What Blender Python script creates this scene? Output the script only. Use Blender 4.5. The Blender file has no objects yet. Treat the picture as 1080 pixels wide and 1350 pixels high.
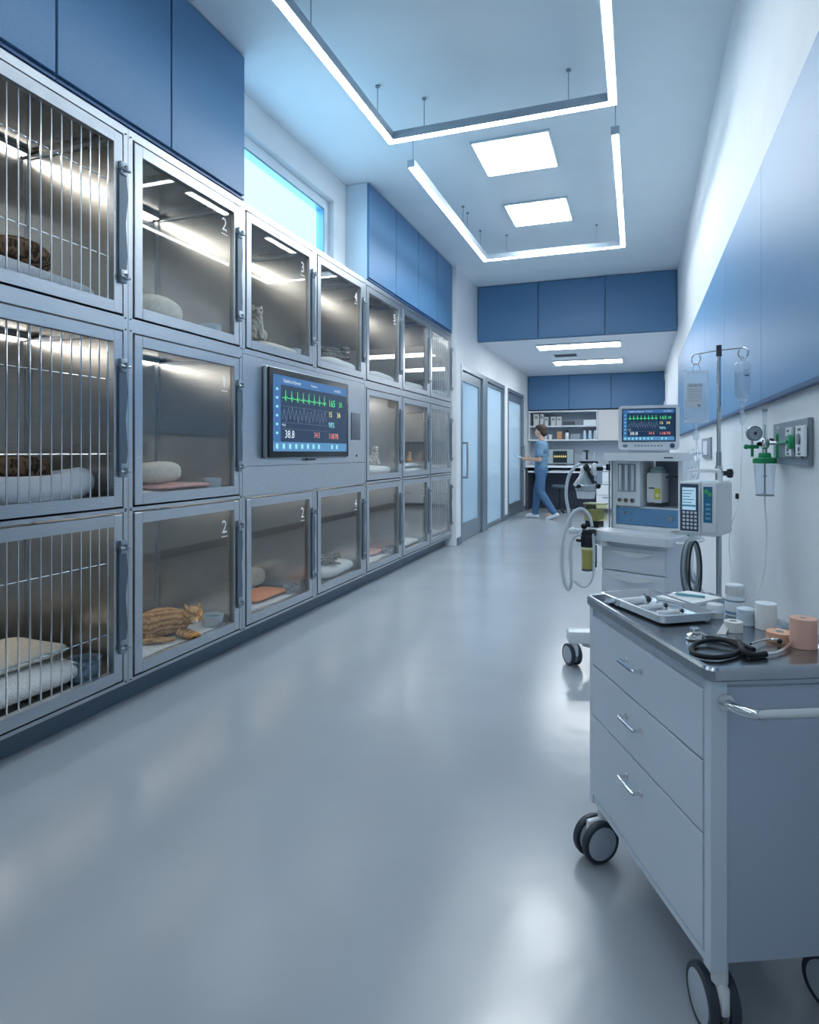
import bpy, bmesh, math, random
from math import sin, cos, pi, radians as R
from mathutils import Vector as V, Matrix as Mx
random.seed(7)
S = 1.35                                   # all layout numbers are in eye-heights; one eye-height is 1.35 m
scn = bpy.context.scene
col = scn.collection
# ------------------------------------------------------------------ camera
YAW = R(19.7); CS, SN = cos(YAW), sin(YAW); F = 840.0; HX, HY = 540.0, 596.0
cd = bpy.data.cameras.new('camera'); cam = bpy.data.objects.new('camera', cd); col.objects.link(cam)
cam.location = (0, 0, S); cam.rotation_euler = (pi/2, 0, YAW)
cd.sensor_fit = 'HORIZONTAL'; cd.sensor_width = 36; cd.lens = 36*F/1080; cd.shift_y = -79/1080.0
cd.clip_start = 0.03; scn.camera = cam
vs = scn.view_settings; vs.view_transform = 'Standard'; vs.look = 'None'; vs.gamma = 1; vs.use_curve_mapping = False; vs.exposure = 2.27
def at(u, v, d):
    xc = (u-HX)/F*d
    return V((xc*CS-d*SN, xc*SN+d*CS, 1-(v-HY)*d/F))
def on(u, v, z):
    return at(u, v, F*(1-z)/(v-HY))
def ux(u, Y):
    k = (u-(HX+F*SN/CS))*CS/F
    return k*CS*Y/(1+k*SN)
def uy(u, X):                               # Y on the plane X = const seen in column u
    return (F*X/(CS*(u-(HX+F*SN/CS)))+X*SN)/CS
def vz(v, X, Y): return 1-(v-HY)*(-X*SN+Y*CS)/F
# ------------------------------------------------------------------ materials
MATS = {}
def nodes(m):
    m.use_nodes = True; return m.node_tree, m.node_tree.nodes['Principled BSDF']
def mat(name, c, rough=.5, metal=0, spec=.5, trans=0, noise=None, bump=None, stretch=(1,1,1), coat=0, ior=1.45):
    if name in MATS: return MATS[name]
    m = bpy.data.materials.new(name); t, b = nodes(m); MATS[name] = m
    b.inputs['Base Color'].default_value = (*c, 1); b.inputs['Roughness'].default_value = rough
    b.inputs['Metallic'].default_value = metal; b.inputs['Specular IOR Level'].default_value = spec
    b.inputs['Transmission Weight'].default_value = trans; b.inputs['Coat Weight'].default_value = coat; b.inputs['IOR'].default_value = ior
    if noise or bump:
        tc = t.nodes.new('ShaderNodeTexCoord'); mp = t.nodes.new('ShaderNodeMapping'); mp.inputs['Scale'].default_value = stretch
        t.links.new(tc.outputs['Object'], mp.inputs[0])
    if noise:
        sc, amt = noise; n = t.nodes.new('ShaderNodeTexNoise'); n.inputs['Scale'].default_value = sc; n.inputs['Detail'].default_value = 4
        t.links.new(mp.outputs[0], n.inputs['Vector'])
        r = t.nodes.new('ShaderNodeValToRGB'); r.color_ramp.elements[0].position = .3; r.color_ramp.elements[1].position = .7
        r.color_ramp.elements[0].color = (*[max(0, x*(1-amt)) for x in c], 1); r.color_ramp.elements[1].color = (*[min(1, x*(1+amt)) for x in c], 1)
        t.links.new(n.outputs['Fac'], r.inputs[0]); t.links.new(r.outputs[0], b.inputs['Base Color'])
    if bump:
        sc, st, di = bump; n = t.nodes.new('ShaderNodeTexNoise'); n.inputs['Scale'].default_value = sc; n.inputs['Detail'].default_value = 3
        t.links.new(mp.outputs[0], n.inputs['Vector'])
        bu = t.nodes.new('ShaderNodeBump'); bu.inputs['Strength'].default_value = st; bu.inputs['Distance'].default_value = di
        t.links.new(n.outputs['Fac'], bu.inputs['Height']); t.links.new(bu.outputs[0], b.inputs['Normal'])
    return m
def emis(name, c, s):
    if name in MATS: return MATS[name]
    m = bpy.data.materials.new(name); t, b = nodes(m); MATS[name] = m
    b.inputs['Base Color'].default_value = (*[x*.15 for x in c], 1); b.inputs['Emission Color'].default_value = (*c, 1); b.inputs['Emission Strength'].default_value = s
    b.inputs['Roughness'].default_value = .4
    return m
def schlick(t, f0):                          # two-sided Fresnel for thin panes
    lw = t.nodes.new('ShaderNodeLayerWeight'); lw.inputs[0].default_value = .5
    p = t.nodes.new('ShaderNodeMath'); p.operation = 'POWER'; p.inputs[1].default_value = 5; t.links.new(lw.outputs['Facing'], p.inputs[0])
    m = t.nodes.new('ShaderNodeMath'); m.operation = 'MULTIPLY_ADD'; m.inputs[1].default_value = 1-f0; m.inputs[2].default_value = f0; t.links.new(p.outputs[0], m.inputs[0])
    return m
def glass(name, tint=(.95,.97,.98), refl=1.0, rough=.015, ior=1.5, milk=0):
    if name in MATS: return MATS[name]
    m = bpy.data.materials.new(name); m.use_nodes = True; t = m.node_tree; t.nodes.clear(); MATS[name] = m
    o = t.nodes.new('ShaderNodeOutputMaterial'); mx = t.nodes.new('ShaderNodeMixShader'); fr = schlick(t, (ior-1)**2/(ior+1)**2)
    tr = t.nodes.new('ShaderNodeBsdfTransparent'); tr.inputs[0].default_value = (*tint, 1)
    g = t.nodes.new('ShaderNodeBsdfGlossy'); g.inputs['Roughness'].default_value = rough; g.inputs[0].default_value = (refl, refl, refl, 1)
    t.links.new(fr.outputs[0], mx.inputs[0]); 
    src = tr.outputs[0]
    if milk:
        df = t.nodes.new('ShaderNodeBsdfTranslucent'); df.inputs[0].default_value = (.9,.94,.97,1); d2 = t.nodes.new('ShaderNodeBsdfDiffuse'); d2.inputs[0].default_value = (.9,.94,.97,1)
        ma = t.nodes.new('ShaderNodeMixShader'); ma.inputs[0].default_value = .5; t.links.new(df.outputs[0], ma.inputs[1]); t.links.new(d2.outputs[0], ma.inputs[2])
        mb = t.nodes.new('ShaderNodeMixShader'); mb.inputs[0].default_value = milk; t.links.new(tr.outputs[0], mb.inputs[1]); t.links.new(ma.outputs[0], mb.inputs[2]); src = mb.outputs[0]
    t.links.new(src, mx.inputs[1]); t.links.new(g.outputs[0], mx.inputs[2]); t.links.new(mx.outputs[0], o.inputs[0])
    return m
def frosted(name, c):
    m = bpy.data.materials.new(name); m.use_nodes = True; t = m.node_tree; t.nodes.clear(); MATS[name] = m
    o = t.nodes.new('ShaderNodeOutputMaterial'); mx = t.nodes.new('ShaderNodeMixShader'); fr = schlick(t, .03)
    a = t.nodes.new('ShaderNodeBsdfTranslucent'); a.inputs[0].default_value = (*c, 1)
    d = t.nodes.new('ShaderNodeBsdfTransparent'); d.inputs[0].default_value = (*c, 1)
    m2 = t.nodes.new('ShaderNodeMixShader'); m2.inputs[0].default_value = .25
    g = t.nodes.new('ShaderNodeBsdfGlossy'); g.inputs['Roughness'].default_value = .12
    t.links.new(a.outputs[0], m2.inputs[1]); t.links.new(d.outputs[0], m2.inputs[2])
    t.links.new(fr.outputs[0], mx.inputs[0]); t.links.new(m2.outputs[0], mx.inputs[1]); t.links.new(g.outputs[0], mx.inputs[2]); t.links.new(mx.outputs[0], o.inputs[0])
    return m
WHITE = mat('white_wall_paint', (.74,.78,.82), .55, noise=(3,.03))
CEIL = mat('ceiling_paint', (.78,.87,.93), .6, noise=(2,.02))
BLUE = mat('blue_laminate', (.085,.205,.375), .42, noise=(160,.10), bump=(220,.08,.001))
BLUED = mat('blue_laminate_edge', (.03,.09,.22), .4)
BLUEW = mat('blue_wall_panel', (.12,.29,.51), .45, noise=(160,.05), bump=(220,.08,.001))
STEEL = mat('brushed_steel', (.49,.525,.565), .34, 1, noise=(14,.06), bump=(30,.05,.001), stretch=(1,1,14))
STEELI = mat('cage_interior_steel', (.60,.59,.57), .26, 1, noise=(6,.07), bump=(24,.06,.001), stretch=(1,1,10))
STEELT = mat('worktop_steel', (.42,.46,.51), .22, 1, noise=(10,.08), stretch=(1,8,1))
CHROME = mat('chrome', (.75,.78,.8), .14, 1)
LATCH = mat('latch_zinc', (.11,.15,.19), .45, .5)
BLACK = mat('black_plastic', (.012,.018,.026), .35)
DARKG = mat('dark_grey_plastic', (.07,.085,.11), .45)
MIDG = mat('mid_grey_plastic', (.25,.29,.33), .45)
WP = mat('white_plastic', (.82,.87,.92), .35, coat=.2)
CARTP = mat('cart_paint', (.66,.76,.88), .38)
OFFW = mat('offwhite_plastic', (.66,.69,.70), .45)
GREEN = mat('green_plastic', (.02,.33,.14), .35)
GLASS = glass('cage_glass', (.93,.94,.94))
CLEAR = glass('clear_plastic', (.90,.95,.98), 1, .05, 1.6, milk=.22)
FLUID = glass('clear_fluid', (.80,.88,.94), .9, .03, 1.4)
YEL = glass('yellow_tinted_plastic', (.88,.87,.64), .9, .08)
KICK = mat('kick_board_grey', (.13,.18,.24), .4)
ALU = mat('grey_aluminium', (.27,.33,.38), .38, .7)
LED = emis('led_diffuser', (.90,.97,1.0), 5.6)
PANEL = emis('panel_diffuser', (.90,.97,1.0), 5.6)
LED2 = emis('corridor_diffuser', (.94,.98,1.0), 5.0)
STRIP = emis('cage_strip_light', (1.0,.95,.86), 3.0)
# floor epoxy
m = mat('grey_epoxy_floor', (.36,.40,.445), .13, coat=.0, spec=.6, noise=(1.2,.05)); FLOOR = m
t, b = nodes(m); tc = t.nodes.new('ShaderNodeTexCoord'); n = t.nodes.new('ShaderNodeTexNoise'); n.inputs['Scale'].default_value = 1.6; n.inputs['Detail'].default_value = 5
t.links.new(tc.outputs['Object'], n.inputs['Vector']); mr = t.nodes.new('ShaderNodeMapRange'); mr.inputs['To Min'].default_value = .16; mr.inputs['To Max'].default_value = .26
t.links.new(n.outputs['Fac'], mr.inputs[0]); t.links.new(mr.outputs[0], b.inputs['Roughness'])
n2 = t.nodes.new('ShaderNodeTexNoise'); n2.inputs['Scale'].default_value = 9; n2.inputs['Detail'].default_value = 2; t.links.new(tc.outputs['Object'], n2.inputs['Vector'])
bu = t.nodes.new('ShaderNodeBump'); bu.inputs['Strength'].default_value = .12; bu.inputs['Distance'].default_value = .01
t.links.new(n2.outputs['Fac'], bu.inputs['Height']); t.links.new(bu.outputs[0], b.inputs['Normal'])
def fur(name, c1, c2, scale=14, dist=5, belly=None):
    m = bpy.data.materials.new(name); t, b = nodes(m); MATS[name] = m; b.inputs['Roughness'].default_value = .8; b.inputs['Specular IOR Level'].default_value = .2
    tc = t.nodes.new('ShaderNodeTexCoord'); w = t.nodes.new('ShaderNodeTexWave'); w.wave_type = 'RINGS'; w.inputs['Scale'].default_value = scale; w.inputs['Distortion'].default_value = dist
    w.inputs['Detail'].default_value = 4; w.inputs['Detail Scale'].default_value = 2.5
    mp = t.nodes.new('ShaderNodeMapping'); mp.inputs['Location'].default_value = (.03, .05, 0); mp.inputs['Scale'].default_value = (1, .7, .45)
    t.links.new(tc.outputs['Object'], mp.inputs[0]); t.links.new(mp.outputs[0], w.inputs['Vector'])
    r = t.nodes.new('ShaderNodeValToRGB'); r.color_ramp.elements[0].position = .05; r.color_ramp.elements[1].position = .85
    r.color_ramp.elements[0].color = (*c1, 1); r.color_ramp.elements[1].color = (*c2, 1); t.links.new(w.outputs['Fac'], r.inputs[0])
    t.links.new(r.outputs[0], b.inputs['Base Color'])
    n = t.nodes.new('ShaderNodeTexNoise'); n.inputs['Scale'].default_value = 260; t.links.new(tc.outputs['Object'], n.inputs['Vector'])
    bu = t.nodes.new('ShaderNodeBump'); bu.inputs['Strength'].default_value = .6; bu.inputs['Distance'].default_value = .004; t.links.new(n.outputs['Fac'], bu.inputs['Height']); t.links.new(bu.outputs[0], b.inputs['Normal'])
    return m
def cloth(name, c, sc=60, st=.5): return mat(name, c, .9, spec=.1, noise=(sc*1.5,.10), bump=(sc, st, .006))
FURO = fur('orange_tabby_fur', (.42,.19,.06), (.80,.47,.20), 24, 4)
FURB = fur('brown_tabby_fur', (.035,.024,.018), (.20,.13,.08), 18, 7)
FURG = fur('grey_tabby_fur', (.07,.068,.06), (.24,.225,.20), 20, 6)
FURW = fur('cream_grey_fur', (.36,.33,.28), (.62,.58,.5), 16, 5)
FLEECE = cloth('white_fleece', (.72,.74,.75), 90, .9); CREAM = cloth('cream_cotton', (.70,.66,.58), 40)
GREYF = cloth('grey_fleece', (.48,.52,.58), 120, .9); PINK = cloth('pink_blanket', (.72,.42,.38), 60); ORNG = cloth('orange_blanket', (.80,.33,.17), 60)
DENIM = cloth('blue_grey_cloth', (.10,.15,.22), 50, .8); MATC = cloth('quilted_mat_cotton', (.70,.73,.76), 30, .8)
# ------------------------------------------------------------------ mesh builder
def catmull(pts, n=6, closed=False):
    P = [V(p) for p in pts]; out = []
    if len(P) < 3: return P
    N = len(P); rng = range(N if closed else N-1)
    for i in rng:
        p0 = P[(i-1) % N] if closed or i > 0 else P[0]*2-P[1]; p1 = P[i]; p2 = P[(i+1) % N]
        p3 = P[(i+2) % N] if closed or i+2 < N else P[-1]*2-P[-2]
        for k in range(n):
            t = k/n; out.append(.5*((2*p1)+(p2-p0)*t+(2*p0-5*p1+4*p2-p3)*t*t+(3*p1-p0-3*p2+p3)*t**3))
    if not closed: out.append(P[-1])
    return out
class MB:
    def __init__(s, sc=S): s.bm = bmesh.new(); s.sc = sc
    def add(s, vs_, fs, M=None):
        b = [s.bm.verts.new(M @ V(v) if M else V(v)) for v in vs_]; out = []
        for f in fs:
            try: out.append(s.bm.faces.new([b[i] for i in f]))
            except ValueError: pass
        return b, out
    def box(s, x0, x1, y0, y1, z0, z1, M=None, bev=0, seg=2):
        if x0 > x1: x0, x1 = x1, x0
        if y0 > y1: y0, y1 = y1, y0
        vs_ = [(x, y, z) for z in (z0, z1) for x, y in ((x0,y0),(x1,y0),(x1,y1),(x0,y1))]
        b, f = s.add(vs_, [(3,2,1,0),(4,5,6,7),(0,1,5,4),(1,2,6,5),(2,3,7,6),(3,0,4,7)], M)
        if bev:
            es = list({e for q in f for e in q.edges}); bmesh.ops.bevel(s.bm, geom=es, offset=bev, segments=seg, affect='EDGES', profile=.5)
        return s
    def cyl(s, p0, p1, r0, r1=None, seg=16, M=None, caps=True):
        r1 = r0 if r1 is None else r1; p0, p1 = V(p0), V(p1); d = (p1-p0).normalized()
        a = d.orthogonal().normalized(); c = d.cross(a); vs_ = []
        for p, r in ((p0, r0), (p1, r1)):
            for i in range(seg): an = 2*pi*i/seg; vs_.append(p+(a*cos(an)+c*sin(an))*r)
        fs = [(i, (i+1) % seg, seg+(i+1) % seg, seg+i) for i in range(seg)]
        if caps: fs += [tuple(range(seg))[::-1], tuple(range(seg, 2*seg))]
        s.add(vs_, fs, M); return s
    def tube(s, pts, r, seg=8, closed=False, n=6, M=None, taper=None):
        P = catmull(pts, n, closed) if n > 1 else [V(p) for p in pts]
        N = len(P); t0 = (P[1]-P[0]).normalized(); a = t0.orthogonal().normalized(); vs_ = []
        for i in range(N):
            if closed: t = (P[(i+1) % N]-P[i-1]).normalized()
            else: t = (P[min(i+1, N-1)]-P[max(i-1, 0)]).normalized()
            a = (a-t*a.dot(t)).normalized(); c = t.cross(a); rr = r if taper is None else r+(taper-r)*i/(N-1)
            for k in range(seg): an = 2*pi*k/seg; vs_.append(P[i]+(a*cos(an)+c*sin(an))*rr)
        fs = [(i*seg+k, i*seg+(k+1) % seg, ((i+1) % N)*seg+(k+1) % seg, ((i+1) % N)*seg+k) for i in range(N if closed else N-1) for k in range(seg)]
        if not closed: fs += [tuple(range(seg))[::-1], tuple(range((N-1)*seg, N*seg))]
        s.add(vs_, fs, M); return s
    def lathe(s, prof, c=(0,0,0), seg=28, M=None, sx=1, sy=1):
        vs_ = []; c = V(c)
        for r, z in prof:
            for k in range(seg): an = 2*pi*k/seg; vs_.append(c+V((r*cos(an)*sx, r*sin(an)*sy, z)))
        n = len(prof); fs = [(i*seg+k, i*seg+(k+1) % seg, (i+1)*seg+(k+1) % seg, (i+1)*seg+k) for i in range(n-1) for k in range(seg)]
        if prof[0][0] > 1e-5: fs.append(tuple(range(seg))[::-1])
        if prof[-1][0] > 1e-5: fs.append(tuple(range((n-1)*seg, n*seg)))
        s.add(vs_, fs, M); return s
    def ell(s, c, r, M=None, seg=16, e=1.0, e2=None, fn=None):
        e2 = e2 or e; c = V(c); r = V(r if hasattr(r, '__len__') else (r, r, r)); vs_ = []; rows = seg//2+1
        sp = lambda x, p: math.copysign(abs(x)**p, x)
        for i in range(rows):
            ph = -pi/2+pi*i/(rows-1)
            for k in range(seg):
                th = 2*pi*k/seg; q = V((r.x*sp(cos(ph), e2)*sp(cos(th), e), r.y*sp(cos(ph), e2)*sp(sin(th), e), r.z*sp(sin(ph), e2)))
                if fn: q = fn(q)
                vs_.append(c+q)
        fs = [(i*seg+k, i*seg+(k+1) % seg, (i+1)*seg+(k+1) % seg, (i+1)*seg+k) for i in range(rows-1) for k in range(seg)]
        s.add(vs_, fs, M); return s
    def prism(s, poly, z0, z1, M=None):        # polygon in local x,y extruded in z
        n = len(poly); vs_ = [(x, y, z0) for x, y in poly]+[(x, y, z1) for x, y in poly]
        s.add(vs_, [tuple(range(n))[::-1], tuple(range(n, 2*n))]+[(i, (i+1) % n, n+(i+1) % n, n+i) for i in range(n)], M); return s
    def line(s, pts, w, M=None, z=0):          # flat ribbon in local x,y
        for a, b in zip(pts, pts[1:]):
            a, b = V(a), V(b); d = (b-a); 
            if d.length < 1e-6: continue
            d.normalize(); n = V((-d.y, d.x))*w/2
            s.add([(*(a-n), z), (*(b-n), z), (*(b+n), z), (*(a+n), z)], [(0,1,2,3)], M)
        return s
    def rect(s, x0, y0, x1, y1, z=0, M=None): s.add([(x0,y0,z),(x1,y0,z),(x1,y1,z),(x0,y1,z)], [(0,1,2,3)], M); return s
    def text(s, txt, size, x, y, M=None, z=0, align='LEFT'):
        cu = bpy.data.curves.new('t', 'FONT'); cu.body = txt; cu.size = size; cu.align_x = align; cu.resolution_u = 2
        o = bpy.data.objects.new('t', cu); col.objects.link(o); bpy.context.view_layer.update()
        me = bpy.data.meshes.new_from_object(o.evaluated_get(bpy.context.evaluated_depsgraph_get()))
        s.add([(v.co.x+x, v.co.y+y, v.co.z+z) for v in me.vertices], [tuple(p.vertices) for p in me.polygons], M)
        bpy.data.objects.remove(o); bpy.data.curves.remove(cu); bpy.data.meshes.remove(me); return s
    def mesh(s, name, ang=35):
        bmesh.ops.remove_doubles(s.bm, verts=s.bm.verts, dist=1e-6)
        for v in s.bm.verts: v.co *= s.sc
        bmesh.ops.recalc_face_normals(s.bm, faces=s.bm.faces)
        me = bpy.data.meshes.new(name); s.bm.to_mesh(me); s.bm.free()
        for p in me.polygons: p.use_smooth = True
        me.set_sharp_from_angle(angle=R(ang)); return me
    def put(s, name, m, parent=None, loc=None, rz=0, ang=35):
        me = s.mesh(name, ang); me.materials.append(m); return link(name, me, parent, loc, rz)
    def soft(s, name, m, parent=None, voxel=.006, it=3, loc=None, rz=0):   # fuse everything into one smooth skin
        o = bpy.data.objects.new('tmp', s.mesh('tmp')); col.objects.link(o)
        a = o.modifiers.new('r', 'REMESH'); a.mode = 'VOXEL'; a.voxel_size = voxel; a.use_smooth_shade = True
        b = o.modifiers.new('s', 'SMOOTH'); b.iterations = it; b.factor = .6
        bpy.context.view_layer.update()
        me = bpy.data.meshes.new_from_object(o.evaluated_get(bpy.context.evaluated_depsgraph_get())); bpy.data.objects.remove(o)
        for p in me.polygons: p.use_smooth = True
        me.materials.clear(); me.materials.append(m); return link(name, me, parent, loc, rz)
def link(name, me, parent=None, loc=None, rz=0):
    me.name = name; o = bpy.data.objects.new(name, me); col.objects.link(o)
    if parent: o.parent = parent
    if loc is not None: o.location = V(loc)*S
    if rz: o.rotation_euler.z = rz
    return o
def tag(o, label, cat, group=None, kind=None):
    o['label'] = label; o['category'] = cat
    if group: o['group'] = group
    if kind: o['kind'] = kind
    return o
def thing(name, label, cat, loc=(0,0,0), rz=0, group=None):
    o = bpy.data.objects.new(name, None); col.objects.link(o); o.location = V(loc)*S; o.rotation_euler.z = rz; o.empty_display_size = .1
    return tag(o, label, cat, group)
def struct(o): o['kind'] = 'structure'; return o
def copy_tree(o, parent=None, drop=()):
    c = o.copy(); col.objects.link(c); c.parent = parent
    for ch in list(o.children):
        if ch.name.split('.')[0] in drop: continue
        copy_tree(ch, c, drop)
    return c
T = Mx.Translation
def RX(a): return Mx.Rotation(a, 4, 'X')
def RZ(a): return Mx.Rotation(a, 4, 'Z')
# ------------------------------------------------------------------ room shell
XR, XW, XD, XF = .41, -2.05, -1.82, -1.87
ZC, ZL, YB, YE, YN = 2.99, 2.33, 7.5, 11.6, -2.4
struct(MB().box(-4.6, .9, YN-.2, YE+.4, -.1, 0).put('floor', FLOOR))
struct(MB().box(-2.19, XR+.1, YN-.1, YB+.1, ZC, ZC+.1).put('ceiling', CEIL))
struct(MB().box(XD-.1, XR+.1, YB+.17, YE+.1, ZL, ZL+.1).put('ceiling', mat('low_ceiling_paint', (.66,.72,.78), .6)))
struct(MB().box(XR, XR+.1, YN, YE, 0, ZC).put('wall_right', WHITE))
w = MB(); w.box(XD-.12, XR, YB+.07, YB+.17, ZL, ZC); struct(w.put('wall_bulkhead', WHITE))
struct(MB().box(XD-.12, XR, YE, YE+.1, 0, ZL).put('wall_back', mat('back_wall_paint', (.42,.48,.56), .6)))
struct(MB().box(-2.6, XR, YN-.1, YN, 0, ZC).put('wall_front', WHITE))
# left wall: lower wall behind the cages, upper wall holding the window, door section further on
WY0, WY1, WZ0, WZ1 = 1.3, 4.12, 2.33, 2.80
w = MB(); w.box(-2.60, -2.50, YN, 6.57, 0, 2.28); w.box(-2.50, XW, YN, 6.57, 2.275, WZ0)
w.box(-2.19, XW, YN, 6.57, WZ1, ZC); w.box(-2.19, XW, YN, WY0, WZ0, WZ1); w.box(-2.19, XW, WY1, 6.57, WZ0, WZ1)
struct(w.put('wall_left', WHITE))
D1 = (6.78, 7.80); SL = (8.02, 9.14); D2 = (9.46, 10.78); DT = 1.93
w = MB(); w.box(XD-.12, XD, 6.57, D1[0]-.03, 0, ZC); w.box(-2.6, XD-.12, 6.57, 6.67, 0, ZC)
w.box(XD-.12, XD, D1[0]-.03, YE, DT+.03, ZL+.06); w.box(XD-.12, XD, D1[0]-.03, YB+.17, ZL+.06, ZC)
w.box(XD-.12, XD, SL[1]+.05, D2[0]-.04, 0, DT+.03); w.box(XD-.12, XD, D2[1]+.04, YE, 0, DT+.03)
struct(w.put('wall_left', WHITE))
# side room behind the frosted doors
w = MB(); w.box(-4.5, -4.4, 6.67, YE, 0, 2.4); w.box(-4.4, XD-.12, 6.67, 6.72, 0, 2.4); w.box(-4.4, XD-.12, YE-.05, YE, 0, 2.4); w.box(-4.4, XD-.12, 6.72, YE-.05, 2.3, 2.4)
struct(w.put('wall_side_room', mat('side_room_paint', (.50,.66,.78), .6)))
fr = thing('ceiling_light', 'ceiling light of the side room seen only as glow through the frosted doors', 'light', (-2.9, 9, 2.3))
MB().box(-.5, .5, -1.9, 1.9, -.02, 0).put('diffuser', emis('side_room_diffuser', (.80,.92,1.0), 1.15), fr)
# window
wn = bpy.data.objects.new('window_1', None); col.objects.link(wn); struct(wn); WX = -2.13
f = MB(); fw = .075
WF = mat('window_frame_paint', (.70,.80,.88), .4)
f.box(WX-.03, WX+.03, WY0, WY1, WZ0, WZ0+fw); f.box(WX-.03, WX+.03, WY0, WY1, WZ1-fw, WZ1); f.box(WX-.03, WX+.03, WY1-fw, WY1, WZ0+fw, WZ1-fw); f.box(WX-.03, WX+.03, WY0, WY0+fw, WZ0+fw, WZ1-fw)
f.put('window_frame', WF, wn)
f = MB(); g0 = .012
for (a0, a1, b0, b1) in ((WY0+fw, WY1-fw, WZ1-fw-g0, WZ1-fw), (WY1-fw-g0, WY1-fw, WZ0+fw, WZ1-fw-g0)): f.box(WX-.02, WX+.04, a0, a1, b0, b1)
f.put('glazing_bead', mat('window_bead', (.10,.25,.38), .4), wn)
MB().box(WX-.006, WX+.002, WY0+fw, WY1-fw, WZ0+fw, WZ1-fw).put('window_pane', glass('window_glass', (.97,.99,1), .6), wn)
# doors and side light
ice = frosted('frosted_glass', (.82,.90,.95))
def door(name, y0, y1, leaf=True, handle=None):
    o = bpy.data.objects.new(name, None); col.objects.link(o); struct(o)
    f = MB(); f.box(XD-.09, XD+.006, y0-.03, y0+.02, 0, DT+.03); f.box(XD-.09, XD+.006, y1-.02, y1+.03, 0, DT+.03); f.box(XD-.09, XD+.006, y0+.02, y1-.02, DT-.02, DT+.03)
    f.put('door_frame' if leaf else 'window_frame', ALU, o)
    r = .10 if leaf else .035; b = .2 if leaf else .06; q = MB(); a0, a1 = y0+.025, y1-.025
    q.box(XD-.06, XD-.02, a0, a0+r, .01, DT-.025); q.box(XD-.06, XD-.02, a1-r, a1, .01, DT-.025)
    q.box(XD-.06, XD-.02, a0+r, a1-r, .01, b); q.box(XD-.06, XD-.02, a0+r, a1-r, DT-.025-r*1.1, DT-.025)
    lf = q.put('door_leaf' if leaf else 'sash', ALU, o)
    MB().box(XD-.045, XD-.035, a0+r, a1-r, b, DT-.025-r*1.1).put('pane', ice, lf)
    if handle is not None:
        hy = handle; hz0, hz1 = .72, 1.10
        MB().tube([(XD-.02, hy, hz1), (XD+.025, hy, hz1), (XD+.04, hy, hz1-.02), (XD+.04, hy, hz0+.02), (XD+.025, hy, hz0), (XD-.02, hy, hz0)], .011, 8, n=3).put('door_handle', MIDG, lf)
door('door_1', *D1, True, D1[0]+.1); door('window_2', *SL, False); door('door_2', *D2, True, D2[1]-.1)
f = MB(); f.box(XD-.1, XD+.004, D1[1]+.03, SL[0]-.03, 0, DT+.03); struct(f.put('trim_1', ALU))
# skirtings
struct(MB().box(XD, XD+.012, 6.58, D1[0]-.03, 0, .08).put('baseboard_left', KICK))
struct(MB().box(XD, XD+.012, SL[1]+.05, D2[0]-.04, 0, .08).put('baseboard_left', KICK)); struct(MB().box(XD, XD+.012, D2[1]+.04, YE, 0, .08).put('baseboard_left', KICK))
struct(MB().box(XD+.012, XR, YE-.012, YE, 0, .09).put('baseboard_back', KICK))
struct(MB().box(XR-.012, XR, YN, YE-.02, 0, .08).put('baseboard_right', KICK))
struct(MB().box(-2.0, -1.95, YN, 6.57, 0, .1).put('baseboard_cages', KICK))
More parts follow.
